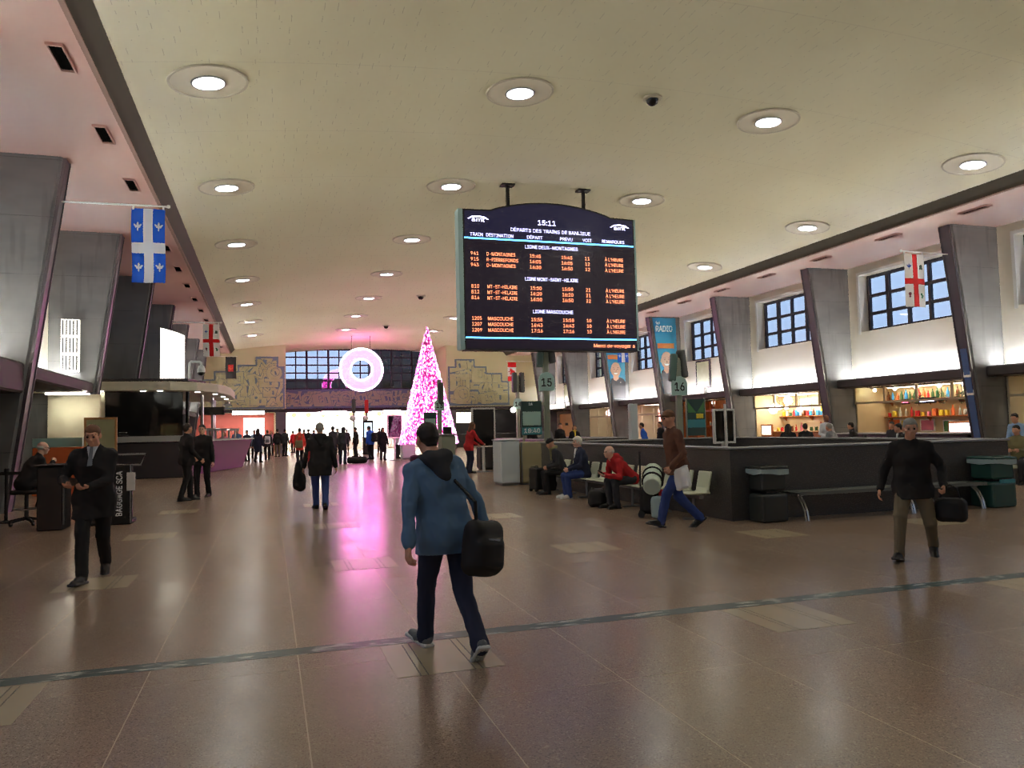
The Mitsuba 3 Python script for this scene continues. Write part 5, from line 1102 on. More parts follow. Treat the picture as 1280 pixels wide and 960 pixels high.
for i in range(3):
    k = thing('poster', f'{["cream", "yellow", "white"][i]} poster on the back wall of the bright shop', 'poster'); put(k, bx(RB - .08, RB - .06, 28.2 + 1.5 * i, 29.0 + 1.5 * i, 2.05, 2.75), ['mat_relief', 'mat_yellow_print', 'mat_paper_white'][i])
k = thing('menu_display', 'lit menu stand at the left of the bright shop', 'display'); put(k + '__case', bx(23.6, 23.66, 32.2, 33.1, .4, 1.5), 'mat_wood'); glow(k, 'lit_panel', bx(23.57, 23.6, 32.3, 33.0, 1.0, 1.45), (2.2, 1.9, 1.4), .3)
# bay C, D, E, F and the nearest bay
y0, y1 = bay(3)
shopfront(3, 'dark wood shop front between the third and fourth right piers', 'mat_wood', False)
k = thing('lit_sign', 'white lit sign on the canopy right of gate sign 16', 'sign'); put(k + '__case', bx(22.42, 22.56, 36.3, 39.2, 3.24, 3.6), 'mat_white_trim'); glow(k, 'face', bx(22.40, 22.42, 36.4, 37.6, 3.28, 3.56), (3.2, 3.1, 2.9), .4); glow(k, 'face', bx(22.40, 22.42, 37.7, 39.1, 3.28, 3.56), (3.2, 3.1, 2.9), .4)
k = thing('shop_light', 'warm light in the shop behind gate sign 16', 'light'); put(k + '__rail', bx(24.0, 24.1, y0 + .3, y1 - .3, 2.9, 2.95), 'mat_dark_metal')
for y in np.linspace(y0 + .6, y1 - .5, 4): glow(k, 'bulb', trimesh.creation.icosphere(2, .09).apply_translation([24.05, y, 2.8]), np.array((1, .75, .45)) * 45, .5, smooth=True)
shelf(y0 + .2, y1 - .2, RB - .06, 1.5, 'wooden shelf in the shop behind gate sign 16'); goods(14, y0 + .3, y1 - .3, RB - .25, 1.5, None, 'goods in the shop behind gate sign 16', rng, 'small {} in the shop behind gate sign 16')
y0, y1 = bay(4)
shopfront(4, 'shop front with a red panel left of the brown coated man', 'mat_shop_wall', False)
k = thing('red_panel', 'red lit panel in the shop left of the brown coated man', 'panel'); put(k + '__frame', bx(24.9, RB - .07, 43.2, 46.2, 1.6, 2.7), 'mat_paper_white'); glow(k, 'face', bx(24.88, 24.9, 43.3, 46.1, 1.7, 2.6), (2.0, .18, .16), .4)
k = thing('shop_light', 'bright ceiling light in the shop with the red panel', 'light'); put(k + '__case', bx(23.9, 24.5, y0 + 1, y1 - 1, 2.93, 2.97), 'mat_white_trim'); glow(k, 'panel', bx(23.95, 24.45, y0 + 1.1, y1 - 1.1, 2.92, 2.94), np.array((1, .92, .8)) * 12, .6)
y0, y1 = bay(5)
shopfront(5, 'pale shop front with round lamps below the second radio banner', 'mat_shop_wall', False)
for i, (y, z) in enumerate(((52.6, 2.6), (51.2, 2.2), (50.0, 2.5))):
    k = thing('globe_lamp', f'white round lamp of the pale shop below the second radio banner, {["left", "middle", "right"][i]} one', 'lamp', 'lamps of the pale shop'); glow(k, 'globe', trimesh.creation.icosphere(2, .2).apply_translation([24.2, y, z]), np.array((1, .9, .75)) * 16, .5, smooth=True); put(k + '__cord', tube([[24.2, y, z + .2], [24.2, y, 2.98]], .015, 5), 'mat_dark_metal')
y0, y1 = bay(6)
shopfront(6, 'shop front with a wooden door behind gate sign 15', 'mat_shop_wall', False)
k = thing('wooden_door', 'pale wooden door behind gate sign 15', 'door'); put(k + '__leaf', cham(23.3, 23.38, 57.2, 60.4, 0, 2.7, .02), 'mat_wood_pale'); put(k + '__handle', bx(23.24, 23.3, 57.5, 57.6, 1.0, 1.3), 'mat_steel'); put(k + '__plate', bx(23.28, 23.3, 58.5, 59.1, 1.75, 1.95), 'mat_black')
k = thing('lit_sign', 'white lit sign on the canopy behind gate sign 15', 'sign'); put(k + '__case', bx(22.42, 22.56, 56.9, 61.2, 3.1, 3.5), 'mat_white_trim'); glow(k, 'face', bx(22.40, 22.42, 57.0, 61.1, 3.14, 3.46), (2.8, 2.7, 2.5), .4)
for i, yy in enumerate((37.9, 58.6)):
    k = thing('framed_poster', ['framed poster on the lit right wall beside gate sign 16', 'framed poster on the lit right wall above gate sign 15'][i], 'poster'); put(k + '__frame', bx(23.34, 23.4, yy - .75, yy + .75, 3.6, 5.2), 'mat_dark_metal'); put(k + '__sheet', bx(23.32, 23.34, yy - .62, yy + .62, 3.7, 5.1), 'mat_relief')
y0, y1 = bay(0)
shopfront(0, 'brown framed doorway with a lit beige wall at the right edge', 'mat_shop_wall', False)
k = thing('brown_door_frame', 'dark brown door frame at the right edge of the photograph', 'door frame'); put(k + '__jamb', bx(23.2, 23.4, 18.2, 18.5, 0, 2.94), 'mat_wood'); put(k + '__jamb_001', bx(23.2, 23.4, 15.4, 15.7, 0, 2.94), 'mat_wood')
k = thing('shop_light', 'warm light inside the doorway at the right edge', 'light'); put(k + '__case', bx(24.0, 24.6, 15.8, 18.0, 2.93, 2.97), 'mat_white_trim'); glow(k, 'panel', bx(24.05, 24.55, 15.9, 17.9, 2.92, 2.94), np.array((1, .85, .6)) * 14, .6)
# cafe tables before the nearest cafe
def table(x, y, label):
    k = thing('cafe_table', label, 'table', 'cafe tables'); put(k + '__top', lathe([(.001, .74), (.36, .74), (.38, .755), (.36, .77), (.001, .77)], 24), 'mat_dark_metal', to=place(x, y)); put(k + '__column', tube([[0, 0, .03], [0, 0, .74]], .03, 8), 'mat_steel_dull', to=place(x, y)); put(k + '__base', lathe([(.001, 0), (.24, 0), (.24, .02), (.03, .05), (.001, .05)], 20), 'mat_steel_dull', to=place(x, y))
def chair(x, y, rz, label, group='cafe chairs', h=1.0):
    k = thing('cafe_chair', label, 'chair', group); to = T().translate([x, y, 0]).rotate([0, 0, 1], rz).scale([1, 1, h])
    put(k + '__seat', cham(-.2, .2, -.2, .2, .43, .46, .012), 'mat_dark_metal', to=to); put(k + '__backrest', hull([[a, b_, z] for a in (-.19, .19) for b_, z in ((-.19, .62), (-.17, .62), (-.24, .86), (-.22, .86))]), 'mat_dark_metal', to=to)
    for a in (-.17, .17):
        part(k, 'leg', tube([[a, -.24, .86], [a, -.18, .45], [a, -.2, 0]], .012, 6), 'mat_steel_dull', to=to); part(k, 'leg', tube([[a, .17, .44], [a, .19, 0]], .012, 6), 'mat_steel_dull', to=to)

# ------------------------------------------------------------------ shops at the end of the hall
k = thing('far_shop', 'bright red and white shop under the left mural', 'shop')
put(k + '__red_wall', bx(-6, .4, 69.35, 69.45, 0, 3.4), 'mat_far_red'); glow(k, 'lit_panel', bx(-2.1, -.4, 69.28, 69.34, 1.5, 3.0), (3.2, 3.1, 3.1), 1); glow(k, 'ceiling_light', bx(-5, .3, 66, 68, 3.46, 3.5), (12, 11.5, 11), 1.5); put(k + '__counter', cham(-5, .3, 68.2, 68.8, 0, 1.1, .04), 'mat_white_panel')
k = thing('lit_sign', 'long white lit sign under the left mural', 'sign'); put(k + '__case', bx(-2.8, -.3, 63.9, 64.1, 3.12, 3.5), 'mat_white_trim'); glow(k, 'face', bx(-2.75, -.35, 63.86, 63.9, 3.16, 3.46), (3.6, 3.5, 3.3), .5)
k = thing('far_food_hall', 'blazing white food shops under the great end window', 'shop')
put(k + '__back_wall', bx(RX0, RX1, 75.8, 75.95, 0, 3.6), 'mat_paper_white'); put(k + '__counter', cham(RX0 + .4, RX1 - .4, 73.6, 74.3, 0, 1.15, .04), 'mat_white_panel'); glow(k, 'ceiling_light', bx(RX0 + .5, RX1 - .5, 72.4, 75.0, 3.55, 3.59), (26, 24.5, 22), 2.5)
for i in range(8): glow(k, 'menu_panel', bx(RX0 + .8 + 1.55 * i, RX0 + 2.1 + 1.55 * i, 75.74, 75.8, 1.9, 2.8), [(3, 2.8, 2.5), (2.8, 2.2, 1.2), (2.6, 2.6, 2.6), (1.2, 1.8, .8), (3, 2.9, 2.8), (2.4, 1.5, .7), (3, 2.9, 2.7), (2.4, 2.4, 2.6)][i], .4)
for i in range(10): part(k, 'orange_lamp', trimesh.creation.icosphere(2, .2).apply_translation([RX0 + .8 + 1.25 * i, 70.5, 3.2]), 'mat_orange_print', smooth=True, emit=(3.0, 1.3, .6), weight=.3)
for i, (a, b_) in enumerate(((4.4, 6.6), (9.8, 11.45))):
    k = thing('lit_sign', ['white lit sign below the frieze, left of the tree', 'white lit sign below the frieze, close to the tree'][i], 'sign'); put(k + '__case', bx(a, b_, 69.7, 69.9, 3.12, 3.55), 'mat_white_trim'); glow(k, 'face', bx(a + .05, b_ - .05, 69.66, 69.7, 3.17, 3.5), (3.6, 3.5, 3.4), .5)
k = thing('far_shop', 'dim counter shop under the right mural', 'shop')
put(k + '__back_wall', bx(RX1 + .4, 23, 69.3, 69.45, 0, 3.4), 'mat_dark_metal'); put(k + '__counter', cham(15.4, 22.5, 67.4, 68.0, 0, 1.2, .04), 'mat_dark_metal'); glow(k, 'lit_panel', bx(15.6, 18.6, 69.24, 69.3, 2.2, 3.2), (2.0, 1.7, 1.2), .6); glow(k, 'lit_panel', bx(18.8, 19.6, 69.24, 69.3, 2.0, 3.0), (2.2, .8, .4), .4); glow(k, 'ceiling_light', bx(16, 22, 66, 67, 3.46, 3.5), (6, 5.6, 5), .8)

# ------------------------------------------------------------------ people near the camera
def facing_local(x, y, yaw, p, s):
    a = math.radians(yaw); d = np.array([p[0] - x, p[1] - y]); return np.array([d[0] * math.cos(a) + d[1] * math.sin(a), -d[0] * math.sin(a) + d[1] * math.cos(a), p[2] if len(p) > 2 else 0]) / s
def walker(label, yaw, right, left, H, **k):
    x, y = (right[0] + left[0]) / 2, (right[1] + left[1]) / 2; s = H / 1.75
    return person(label, x, y, yaw, H=H, fR=facing_local(x, y, yaw, right, s), fL=facing_local(x, y, yaw, left, s), **k)
blue = walker('person in a blue jacket walking away with a black bag on the right hip', 12, (1.37, 5.12), (1.09, 5.78), 1.68, res=.007, hair='hair_dark', top='cloth_blue', bottom='cloth_navy', shoes='shoe_grey', sole='shoe_white', hem=-.17, pel=(-.02, .02, .92), lean=11, side=-5, twist=6,
              toeR=38, toeL=-8, hR=(.33, .02, .88), hL=(-.40, -.16, .76), eR=(.6, -.9, .3), eL=(-.8, -.5, .2), curl=.7, hpit=6, extras=[w_hood_down('cloth_charcoal')], fat=1.16)
phone = walker('person in a black suit and grey tie walking and looking at a phone', 176, (-1.97, 9.52), (-1.86, 10.30), 1.76, res=.007, hair='hair_brown', skin='skin', top='cloth_black', bottom='cloth_black', hem=-.24, pel=(0, .0, .93), lean=3, hpit=16, toeL=40, toeR=-4,
               hR=(.20, .30, 1.08), hL=(-.03, .34, 1.06), eR=(.7, -.8, -.4), eL=(-.7, -.8, -.4), palmR=(-.3, 0, 1), palmL=(.2, -.2, 1), curl=(.9, .8), extras=[w_shirt('cloth_white', 'cloth_grey')], fat=1.12)
old = walker('grey haired person in a dark jacket and khaki trousers walking with a black bag', 134, (6.78, 7.06), (7.46, 7.24), 1.66, res=.008, hair='hair_grey', skin='skin', top='cloth_black', bottom='cloth_khaki', hem=-.15, pel=(0, 0, .885), lean=5, hpit=8, hyaw=10, toeL=34, toeR=-10,
             hR=(.36, .02, .84), hL=(-.33, .16, .90), eL=(-.4, -1, 0), curl=(.6, 1.3), fat=1.12)
brown = walker('tall person in a brown coat and blue jeans striding left past the cream seats', 88, (6.46, 10.66), (5.80, 10.86), 1.86, res=.009, hair='hair_brown', top='cloth_brown', bottom='jeans', hem=-.12, pel=(0, .02, .90), lean=8, toeR=35, toeL=-14, hairstyle='cap',
               hR=(.30, -.16, .84), hL=(-.28, .26, .90), eR=(.6, -.9, 0), curl=(.8, 1.3))
person_kw = dict(res=.012)
man1 = walker('person all in black standing left, seen from the side, before the kiosk', -62, (-2.05, 20.5), (-1.85, 20.75), 1.88, hair='hair_dark', top='cloth_black', bottom='cloth_black', hem=-.14, hyaw=10, hR=(.22, .22, .95), hL=(-.22, .22, .98), lean=0, fat=1.12, **person_kw)
man2 = walker('person all in black standing facing the camera beside the kiosk counter', 160, (-1.80, 21.55), (-1.52, 21.7), 1.86, hair='hair_dark', hairstyle='short', skin='skin_pale', top='cloth_black', bottom='cloth_black', hem=-.16, hyaw=14, hR=(.26, .18, .92), hL=(-.30, .06, .82), fat=1.1, **person_kw)
seatman = person('bald person with glasses in black sitting on a stool, chin on hand', -4.35, 16.55, -58, H=1.74, res=.012, skin='skin_pale', hair='hair_white', hairstyle='fringe', top='cloth_black', bottom='cloth_black', pel=(0, -.02, .80), seated=True, lean=26, hpit=-6, fR=(.14, .34, .28), fL=(-.14, .30, .28), hR=(.10, .42, 1.16), hL=(-.12, .40, 1.02), eR=(.5, -.2, -1), eL=(-.5, -.3, -1), curl=1.3, extras=[w_glasses()], fat=1.1)
grey = walker('grey haired person in a black and red jacket and jeans walking away', 2, (1.10, 16.4), (.94, 16.9), 1.80, res=.012, hair='hair_grey', top='cloth_black', bottom='jeans', hem=-.26, lean=3, toeR=25, hR=(.31, -.05, .84), hL=(-.33, .12, .82), pel=(0, 0, .94), fat=1.2, extras=[w_hood_down('cloth_black'), w_panel('cloth_red', -.05, .22)])
sit = dict(pel=(0, 0, .575), fR=(.13, .42, 0), fL=(-.12, .40, 0), hR=(.14, .34, .66), hL=(-.12, .36, .66), eR=(.5, -.5, -.5), eL=(-.5, -.5, -.5))
red = person('bald person in a red hooded jacket bent forward on the cream seats', 6.80, seat_rows[4], 96, H=1.76, res=.010, skin='skin_pale', hair='hair_white', hairstyle='fringe', top='cloth_red', bottom='cloth_charcoal', lean=47, hpit=-22, extras=[w_hood_down('cloth_red')], **{**sit, 'hR': (.10, .56, .66), 'hL': (-.08, .58, .64), 'palmR': (0, 0, 1), 'palmL': (0, 0, 1)})
white_ = person('person with curly white hair in a dark coat and blue trousers on the cream seats', 6.78, seat_rows[8], 84, H=1.74, res=.011, skin='skin_pale', hair='hair_white', hairstyle='curly', top='cloth_navy', bottom='jeans', shoes='shoe_white', lean=10, hyaw=8, extras=[w_shirt('cloth_white')], fat=1.1, **sit)
capman = person('person in a dark cap and patterned dark jacket at the far end of the seats', 6.74, seat_rows[10] + .1, 80, H=1.74, res=.012, skin='skin', hair='cloth_black', hairstyle='beanie', top='cloth_charcoal', bottom='cloth_black', lean=20, hpit=14, extras=[w_scarf('cloth_olive')], **sit)
for i, (h_, p) in enumerate(((red, (-.02, .66, .70)), (phone, (.08, .46, 1.12)))):
    k = thing('phone', ['phone held by the bent person in red', 'phone held by the person in the black suit'][i], 'phone'); put(k, cham(-.04, .04, -.075, .075, -.006, .006, .004), 'mat_black_gloss', to=h_['to'] @ T().translate(list(p)).rotate([1, 0, 0], 35))
# bags that are carried or stand on the floor
def bag(label, cat_, mesh_, m, to, name='bag', **parts):
    k = thing(name, label, cat_); put(k + '__body', mesh_, m, smooth=True, to=to)
    for n_, (mm, mt) in parts.items(): put(k + '__' + n_, mm, mt, smooth=40, to=to)
    return k
b1 = sculpt([rbox([0, 0, 0], [.20, .10, .17], .07), rbox([0, -.09, -.03], [.15, .05, .10], .04, k=.04)], .012, fold=.012, seed=2)
def wl(i, *p): return world(i, np.array(p))
sh_ = world(blue, blue['shR'] + blue['up'] * .075 - blue['rt'] * .03); bc = np.array([1.41, 5.20, .80])
k = thing('shoulder_bag', 'black shoulder bag hanging on the right hip of the person in blue', 'bag')
b1 = sculpt([rbox([0, 0, -.02], [.15, .09, .19], .08), rbox([0, -.08, -.06], [.11, .05, .11], .05, k=.04)], .012, fold=.016, seed=2)
put(k + '__body', b1, 'mat_bag_black', smooth=True, to=T().translate(bc.tolist()).rotate([0, 0, 1], 24).rotate([0, 1, 0], 8))
rx_ = np.array([.08, .02, 0])
put(k + '__strap', tube([bc + [-.05, -.03, .14], bc + [-.06, -.05, .3], sh_ + [-.02, -.125, -.14], sh_ + [-.02, -.07, -.01], sh_ + [-.02, .03, -.02]], .014, 6), 'mat_bag_black', smooth=30)
put(k + '__buckle', bx(-.05, .05, -.125, -.115, .03, .05), 'mat_steel_dull', to=T().translate(bc.tolist()).rotate([0, 0, 1], 24).rotate([0, 1, 0], 8))
b2 = sculpt([rbox([0, 0, 0], [.17, .08, .14], .07)], .014, fold=.014, seed=6)
bag('soft black bag carried by the grey haired walker', 'bag', b2, 'mat_bag_black', T().translate([7.42, 6.92, .56]).rotate([0, 0, 1], 118), name='hand_bag', handle=(tube([[-.11, 0, .10], [-.08, 0, .24], [0, 0, .28], [.08, 0, .24], [.11, 0, .10]], .012, 6), 'mat_bag_black'))
b3 = sculpt([rbox([0, 0, 0], [.23, .03, .16], .03)], .014, fold=.02, seed=8)
bag('white paper bag swung by the striding person in brown', 'bag', b3, 'mat_paper_white', T().translate([5.98, 10.40, .78]).rotate([0, 0, 1], 86).rotate([0, 1, 0], 14), name='paper_bag', fold=(bx(-.2, .2, -.02, .02, .15, .17), 'mat_paper_white'))
b4 = sculpt([rbox([0, 0, .17], [.32, .17, .17], .12), rbox([.1, -.12, .14], [.14, .08, .1], .06, k=.05)], .016, fold=.03, seed=9)
bag('black backpack lying on the floor before the person in red', 'backpack', b4, 'mat_bag_black', T().translate([6.30, 14.35, 0]).rotate([0, 0, 1], 62), name='backpack', strap=(tube([[-.28, 0, .2], [-.1, .1, .36], [.1, .1, .36], [.26, 0, .22]], .018, 6), 'mat_bag_black'), buckle=(bx(-.05, .03, -.215, -.195, .12, .15), 'mat_steel_dull'))
def suitcase(x, y, rz, h, w, label, m='mat_bag_black', handle=.25):
    k = thing('suitcase', label, 'suitcase'); to = place(x, y, 0, rz)
    put(k + '__body', sculpt([rbox([0, 0, h / 2 + .05], [w / 2, .13, h / 2], .05)], .014, fold=.006), m, smooth=True, to=to)
    put(k + '__pocket', cham(-w / 2 + .06, w / 2 - .06, -.16, -.11, .14, h * .55, .02), m, to=to)
    for a in (-1, 1): part(k, 'wheel', xf(lathe([(.001, -.015), (.05, -.015), (.05, .015), (.001, .015)], 14), ry=90, t=(a * (w / 2 - .05), .09, .05)), 'mat_black_plastic', to=to)
    put(k + '__handle', tube([[-.09, .1, h + .02], [-.09, .1, h + .05 + handle], [.09, .1, h + .05 + handle], [.09, .1, h + .02]], .011, 6), 'mat_dark_metal', to=to)
    put(k + '__grip', tube([[-.08, -.0, h + .05], [-.05, 0, h + .09], [.05, 0, h + .09], [.08, 0, h + .05]], .013, 6), m, to=to)
suitcase(6.42, 18.35, 100, .55, .40, 'black suitcase standing nearest the white cabinet', handle=.03); suitcase(6.62, 17.95, 80, .5, .38, 'black suitcase leaning beside the other one at the knees of the capped person', handle=.03)
k = thing('trolley_pack', 'trolley with a pale green rolled mat, black straps and coloured bags before the cream seats', 'luggage'); to = place(6.34, 12.15, 0, 60)
put(k + '__rolled_mat', xf(sculpt([cone([-.36, 0, 0], .15, [.36, .0, 0], .165, .02)], .014, cuts=[([-.36, 0, 0], [-1, 0, 0]), ([.36, 0, 0], [1, 0, 0])]), t=(0, -.05, .66), ry=-18), 'mat_mat_green', smooth=True, to=to, label='pale green rolled mat')
for e in (-.12, .14): part(k, 'strap', xf(tube([[e, .17 * math.cos(t), .17 * math.sin(t)] for t in np.linspace(0, 2 * math.pi, 25)[:-1]], .016, 6, True), t=(0, -.05, .66), ry=-18), 'mat_bag_black', to=to)
put(k + '__handle', tube([[-.10, .16, .05], [-.10, .16, 1.14], [.10, .16, 1.14], [.10, .16, .05]], .013, 6), 'mat_dark_metal', to=to); put(k + '__black_pack', sculpt([rbox([.05, .02, .3], [.2, .16, .24], .1)], .016, fold=.02), 'mat_bag_black', smooth=True, to=to)
put(k + '__red_pouch', sculpt([rbox([-.12, -.2, .38], [.07, .05, .11], .03)], .014, fold=.012), 'mat_cloth_red', smooth=True, to=to); put(k + '__carrier_bag', sculpt([rbox([-.24, -.12, .2], [.08, .10, .18], .04)], .014, fold=.02), 'mat_liner', smooth=True, to=to); put(k + '__yellow_pouch', sculpt([rbox([-.10, -.22, .16], [.06, .05, .08], .03)], .014, fold=.01), 'mat_yellow_print', smooth=True, to=to)
for a in (-.12, .12): part(k, 'wheel', xf(lathe([(.001, -.02), (.06, -.02), (.06, .02), (.001, .02)], 14), ry=90, t=(a, .15, .06)), 'mat_black_plastic', to=to)
k = thing('plastic_bag', 'white plastic bag lying on the cream seat beside the trolley', 'bag'); put(k, sculpt([rbox([0, 0, 0], [.13, .1, .1], .07)], .012, fold=.03, fscale=(16, 16, 16), seed=4), 'mat_paper_white', smooth=True, to=place(6.86, 12.15, .585))
k = thing('draped_coat', 'black coat hanging from the arm of the person walking away', 'coat'); put(k, sculpt([cone([0, 0, .95], .07, [0, .05, .5], .12, .05), cone([.06, .05, .9], .06, [.05, .1, .45], .1, .05)], .016, fold=.03), 'mat_cloth_black', smooth=True, to=place(.60, 17.0, 0))

# ------------------------------------------------------------------ the crowd farther back
C = []
def crowd(label, x, y, yaw, H=1.78, top='cloth_black', bottom='cloth_black', walk=0, **k):
    kw = dict(res=.02, hem=-.18, group='people in the crowd')
    if walk: kw.update(fR=(.09, walk, 0), fL=(-.09, -walk, 0), toeL=25 if walk > 0 else 0, toeR=25 if walk < 0 else 0, pel=(0, 0, .93))
    kw.update(k); C.append(person(label, x, y, yaw, H=H * (1.03 if y > 35 else 1), top=top, bottom=bottom, **kw)); return C[-1]
crowd('person in a coral red coat with an olive bag walking away in the far aisle', 1.55, 42.5, 4, 1.82, 'cloth_coral', 'cloth_black', .12, hem=-.28)
k = thing('shoulder_bag', 'olive bag hanging on the person in the coral coat', 'bag'); put(k + '__body', sculpt([rbox([0, 0, 0], [.2, .07, .2], .06)], .02), 'mat_cloth_olive', smooth=True, to=place(1.50, 42.22, 1.02)); put(k + '__strap', tube([[-.15, 0, .15], [-.05, .05, .5], [.15, .15, .55], [.16, .1, .1]], .02, 5), 'mat_cloth_olive', to=place(1.50, 42.22, 1.02))
crowd('person in a dark navy coat and boots walking left of the far aisle', -.62, 46.0, -20, 1.86, 'cloth_navy', 'cloth_black', .16, hem=-.38, hairstyle='long')
crowd('person in dark clothes with a white rucksack near the purple counter', -.10, 50.0, 5, 1.80, 'cloth_charcoal', 'cloth_black', .05, hairstyle='short', hair='hair_brown')
k = thing('backpack', 'white rucksack on the back of a far person near the purple counter', 'backpack'); put(k + '__body', sculpt([rbox([0, 0, 0], [.17, .11, .24], .08)], .02), 'mat_cloth_white', smooth=True, to=place(-.10, 49.74, 1.22)); put(k + '__pocket', sculpt([rbox([0, -.1, -.06], [.11, .05, .1], .04)], .02), 'mat_cloth_grey', smooth=True, to=place(-.10, 49.74, 1.22))
crowd('person in a black coat standing left of the grey end column', .55, 56.0, 10, 1.85, 'cloth_black', 'cloth_khaki', 0)
crowd('person in a charcoal coat standing close to the grey end column', 1.05, 57.0, -30, 1.84, 'cloth_charcoal', 'cloth_black', 0)
crowd('person in a pink top seen beyond the pair at the end column', .15, 59.5, 160, 1.75, 'cloth_pink', 'cloth_black', 0, hairstyle='long', hair='hair_brown')
crowd('person in a long charcoal coat bending over a bag on the floor', 3.55, 39.8, -15, 1.84, 'cloth_charcoal', 'cloth_navy', 0, hem=-.32, lean=24, hR=(.22, .35, .72), hL=(-.2, .3, .74), hairstyle='hood', hair='cloth_charcoal')
crowd('tall person in a dark coat behind the bending one', 3.45, 44.5, 20, 1.88, 'cloth_charcoal', 'cloth_navy', .1)
crowd('person in black queueing left of the tall dark coated one', 2.45, 52.0, 0, 1.78, 'cloth_black', 'cloth_black', 0)
crowd('person in navy in the queue under the end window', 2.0, 55.0, 30, 1.80, 'cloth_navy', 'cloth_charcoal', 0)
crowd('person in grey in the middle of the queue under the end window', 4.7, 56.5, -10, 1.82, 'cloth_grey', 'cloth_black', 0, hair='hair_grey')
crowd('person in black beside a post under the glowing ring', 5.3, 50.0, 60, 1.82, 'cloth_black', 'cloth_black', 0)
crowd('person in a bright blue jacket with a black rucksack below the ring', 5.60, 44.8, 40, 1.86, 'cloth_bright_blue', 'cloth_black', 0, lean=8, hpit=15)
k = thing('backpack', 'black rucksack on the person in the bright blue jacket', 'backpack'); put(k + '__body', sculpt([rbox([0, 0, 0], [.19, .14, .27], .09)], .02, fold=.02), 'mat_bag_black', smooth=True, to=place(5.80, 44.58, 1.28, 40)); put(k + '__pocket', sculpt([rbox([0, -.13, -.07], [.12, .05, .12], .04)], .02), 'mat_bag_black', smooth=True, to=place(5.80, 44.58, 1.28, 40))
crowd('person in dark purple clothes standing before the smaller notice board', 6.05, 43.2, 190, 1.74, 'cloth_black', 'cloth_charcoal', 0, hem=-.5, hairstyle='long')
crowd('person in a white top standing at the small white cabinet', 7.15, 45.0, -60, 1.76, 'cloth_white', 'cloth_charcoal', 0, hairstyle='long')
crowd('person with reddish long hair in a red sweater behind the blue jacket', 6.98, 27.4, -75, 1.86, 'cloth_red', 'cloth_navy', 0, hairstyle='long', hair='hair_brown', res=.014, lean=12, hR=(.2, .45, 1.0), hL=(-.18, .42, .98))
crowd('grey haired person in a blue waistcoat behind the purple counter', -1.75, 46.2, 185, 1.86, 'cloth_blue', 'cloth_navy', 0, hair='hair_grey')
crowd('person in navy behind the end of the purple counter', -1.25, 48.5, 150, 1.78, 'cloth_navy', 'cloth_black', 0)
crowd('person in pale blue behind the purple counter end', -.95, 53.5, 200, 1.78, 'cloth_light_blue', 'cloth_black', 0, hair='hair_brown')
crowd('person in pink leaning inside the bar kiosk', -2.3, 43.9, 170, 1.70, 'cloth_pink', 'cloth_navy', 0, hairstyle='long', hair='hair_brown')
crowd('person in grey at the back of the bar kiosk', -3.05, 44.6, 210, 1.78, 'cloth_grey', 'cloth_black', 0)
for i, (x, y, yaw, t_, h_) in enumerate(((2.6, 62, 10, 'cloth_black', 1.8), (3.4, 63.5, -40, 'cloth_navy', 1.76), (5.2, 62.8, 20, 'cloth_charcoal', 1.84), (6.1, 64.5, 0, 'cloth_black', 1.75), (7.6, 63, 160, 'cloth_khaki', 1.8), (8.4, 61.8, -20, 'cloth_black', 1.78), (1.9, 66.0, 30, 'cloth_red', 1.72))):
    crowd(['person in black at the food shops, second figure from the left', 'person in navy at the food shops below the ring', 'tall person in charcoal at the food shops below the ring', 'shorter person in black farthest below the ring', 'person in khaki facing the hall at the food shops', 'person in black at the food shops near the tree', 'person in red at the far left of the food shops'][i], x, y, yaw, h_, t_, 'cloth_black', 0, res=.026)
k = thing('duffel_bag', 'black duffel bag on the floor beside the bending person', 'bag'); put(k + '__body', sculpt([cone([-.35, 0, .18], .17, [.35, 0, .18], .17)], .02, fold=.02, cuts=[([0, 0, .01], [0, 0, -1])]), 'mat_bag_black', smooth=True, to=place(4.25, 39.6)); put(k + '__handle', tube([[-.15, 0, .33], [-.1, 0, .48], [.1, 0, .48], [.15, 0, .33]], .015, 6), 'mat_bag_black', to=place(4.25, 39.6))
# right side: cafe guests and people behind the parapets
def guest(label, x, y, yaw, top, hi=1.0, seat=True, **k):
    a = math.radians(yaw)
    if seat: chair(x + .06 * math.sin(a), y - .06 * math.cos(a), yaw, 'dark chair under the ' + ' '.join(label.split()[:7]), h=hi)
    return crowd(label, x, y, yaw, 1.76, top, 'cloth_charcoal', 0, **{**dict(pel=(0, .02, .455 * hi + .135), fR=(.13, .42, 0), fL=(-.12, .40, 0), hR=(.14, .36, .80), hL=(-.12, .36, .80), eR=(.5, -.5, -.5), eL=(-.5, -.5, -.5), lean=12, res=.018), **k})
guest('person with dark long hair in black sitting leftmost below the bright shop', 15.9, 20.9, -40, 'cloth_black', 1.3, hairstyle='long')
guest('person in black sitting left of the person in the white shirt', 17.0, 21.4, -30, 'cloth_black', 1.3)
table(17.5, 22.4, 'round cafe table before the person in the white shirt'); table(20.0, 22.3, 'round cafe table right of the person in the white shirt')
crowd('person in a white shirt standing at the cafe tables', 18.55, 22.3, 170, 1.80, 'cloth_white', 'cloth_black', 0, hR=(.2, .3, 1.05), hL=(-.22, .25, 1.0), hairstyle='fringe', skin='skin_dark', res=.016)
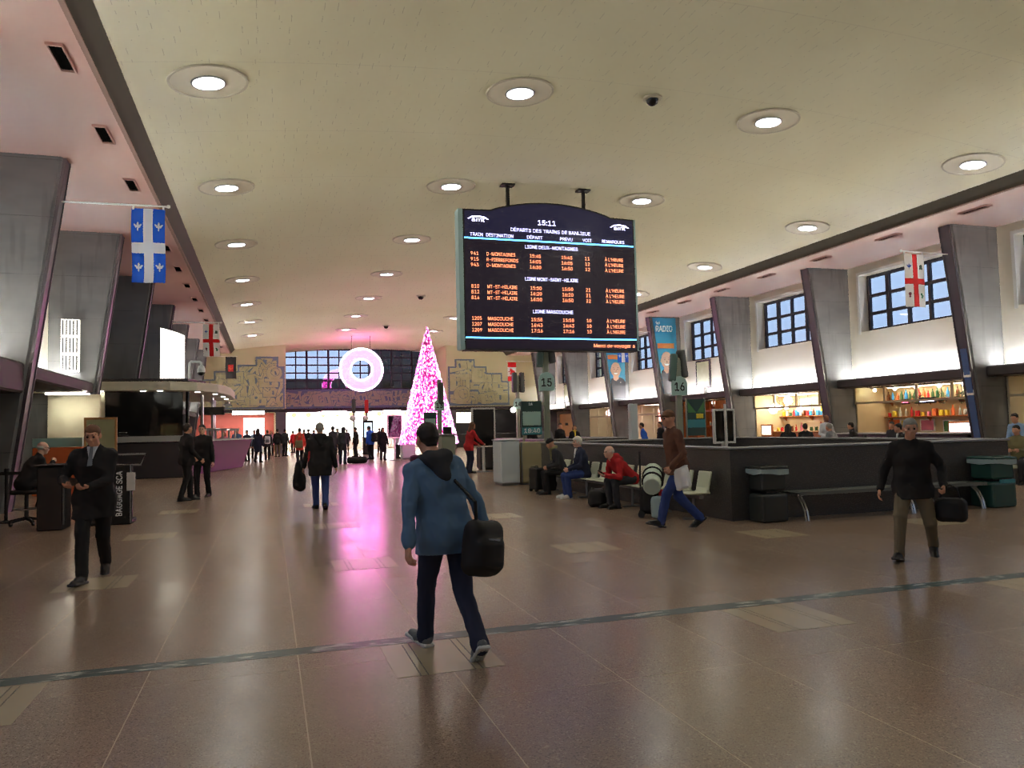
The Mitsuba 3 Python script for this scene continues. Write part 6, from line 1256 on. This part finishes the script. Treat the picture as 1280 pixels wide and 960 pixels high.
guest('person in pale grey sitting before the person in the white shirt', 17.95, 21.2, 20, 'cloth_grey', 1.25, hair='hair_grey')
guest('person in black sitting right of the person in the white shirt', 19.3, 21.7, 30, 'cloth_black', 1.3)
guest('person in charcoal sitting alone before the cafe bar', 20.3, 21.0, 100, 'cloth_charcoal', 1.3)
guest('person in black with a pale collar behind the right parapet corner', 16.2, 16.4, 60, 'cloth_black', 1.2, extras=[w_shirt('cloth_white')])
crowd('person in a light blue top leaning over at the right edge', 18.25, 14.75, 100, 1.72, 'cloth_light_blue', 'cloth_charcoal', 0, res=.014, lean=22, hR=(.16, .4, .9), hL=(-.2, .4, .8))
guest('person in olive sitting on the pale bench at the right edge', 17.25, 14.0, 110, 'cloth_olive', 1.0, seat=False, res=.015)
k = thing('plastic_bag', 'white plastic bag held at the right edge', 'bag'); put(k + '__body', sculpt([rbox([0, 0, .32], [.16, .09, .22], .07)], .016, fold=.03, seed=3), 'mat_paper_white', smooth=True, to=place(17.05, 13.55)); put(k + '__handle', tube([[-.08, 0, .52], [-.04, 0, .66], [.04, 0, .66], [.08, 0, .52]], .012, 6), 'mat_paper_white', to=place(17.05, 13.55))
crowd('person in a dark hat and coat standing behind the far parapet', 10.4, 30.2, 200, 1.74, 'cloth_black', 'cloth_black', 0, hairstyle='beanie', hair='hair_grey')
crowd('person in grey behind the far parapet, second from the left', 11.3, 30.8, 150, 1.70, 'cloth_grey', 'cloth_black', 0)
crowd('person in black with a dark bun behind the far parapet', 11.95, 31.0, 190, 1.76, 'cloth_black', 'cloth_black', 0)
crowd('person with a yellow scarf behind the far parapet', 12.35, 30.3, 170, 1.66, 'cloth_black', 'cloth_black', 0, hairstyle='long', hair='hair_brown', extras=[w_scarf('yellow_print')])
crowd('person in bright blue sitting beyond the parapet right of the white post', 14.6, 28.2, 60, 1.70, 'cloth_bright_blue', 'cloth_white', 0, lean=12)
crowd('person in black standing beyond the parapet behind the brown coat', 15.2, 28.0, 90, 1.72, 'cloth_black', 'cloth_black', 0)
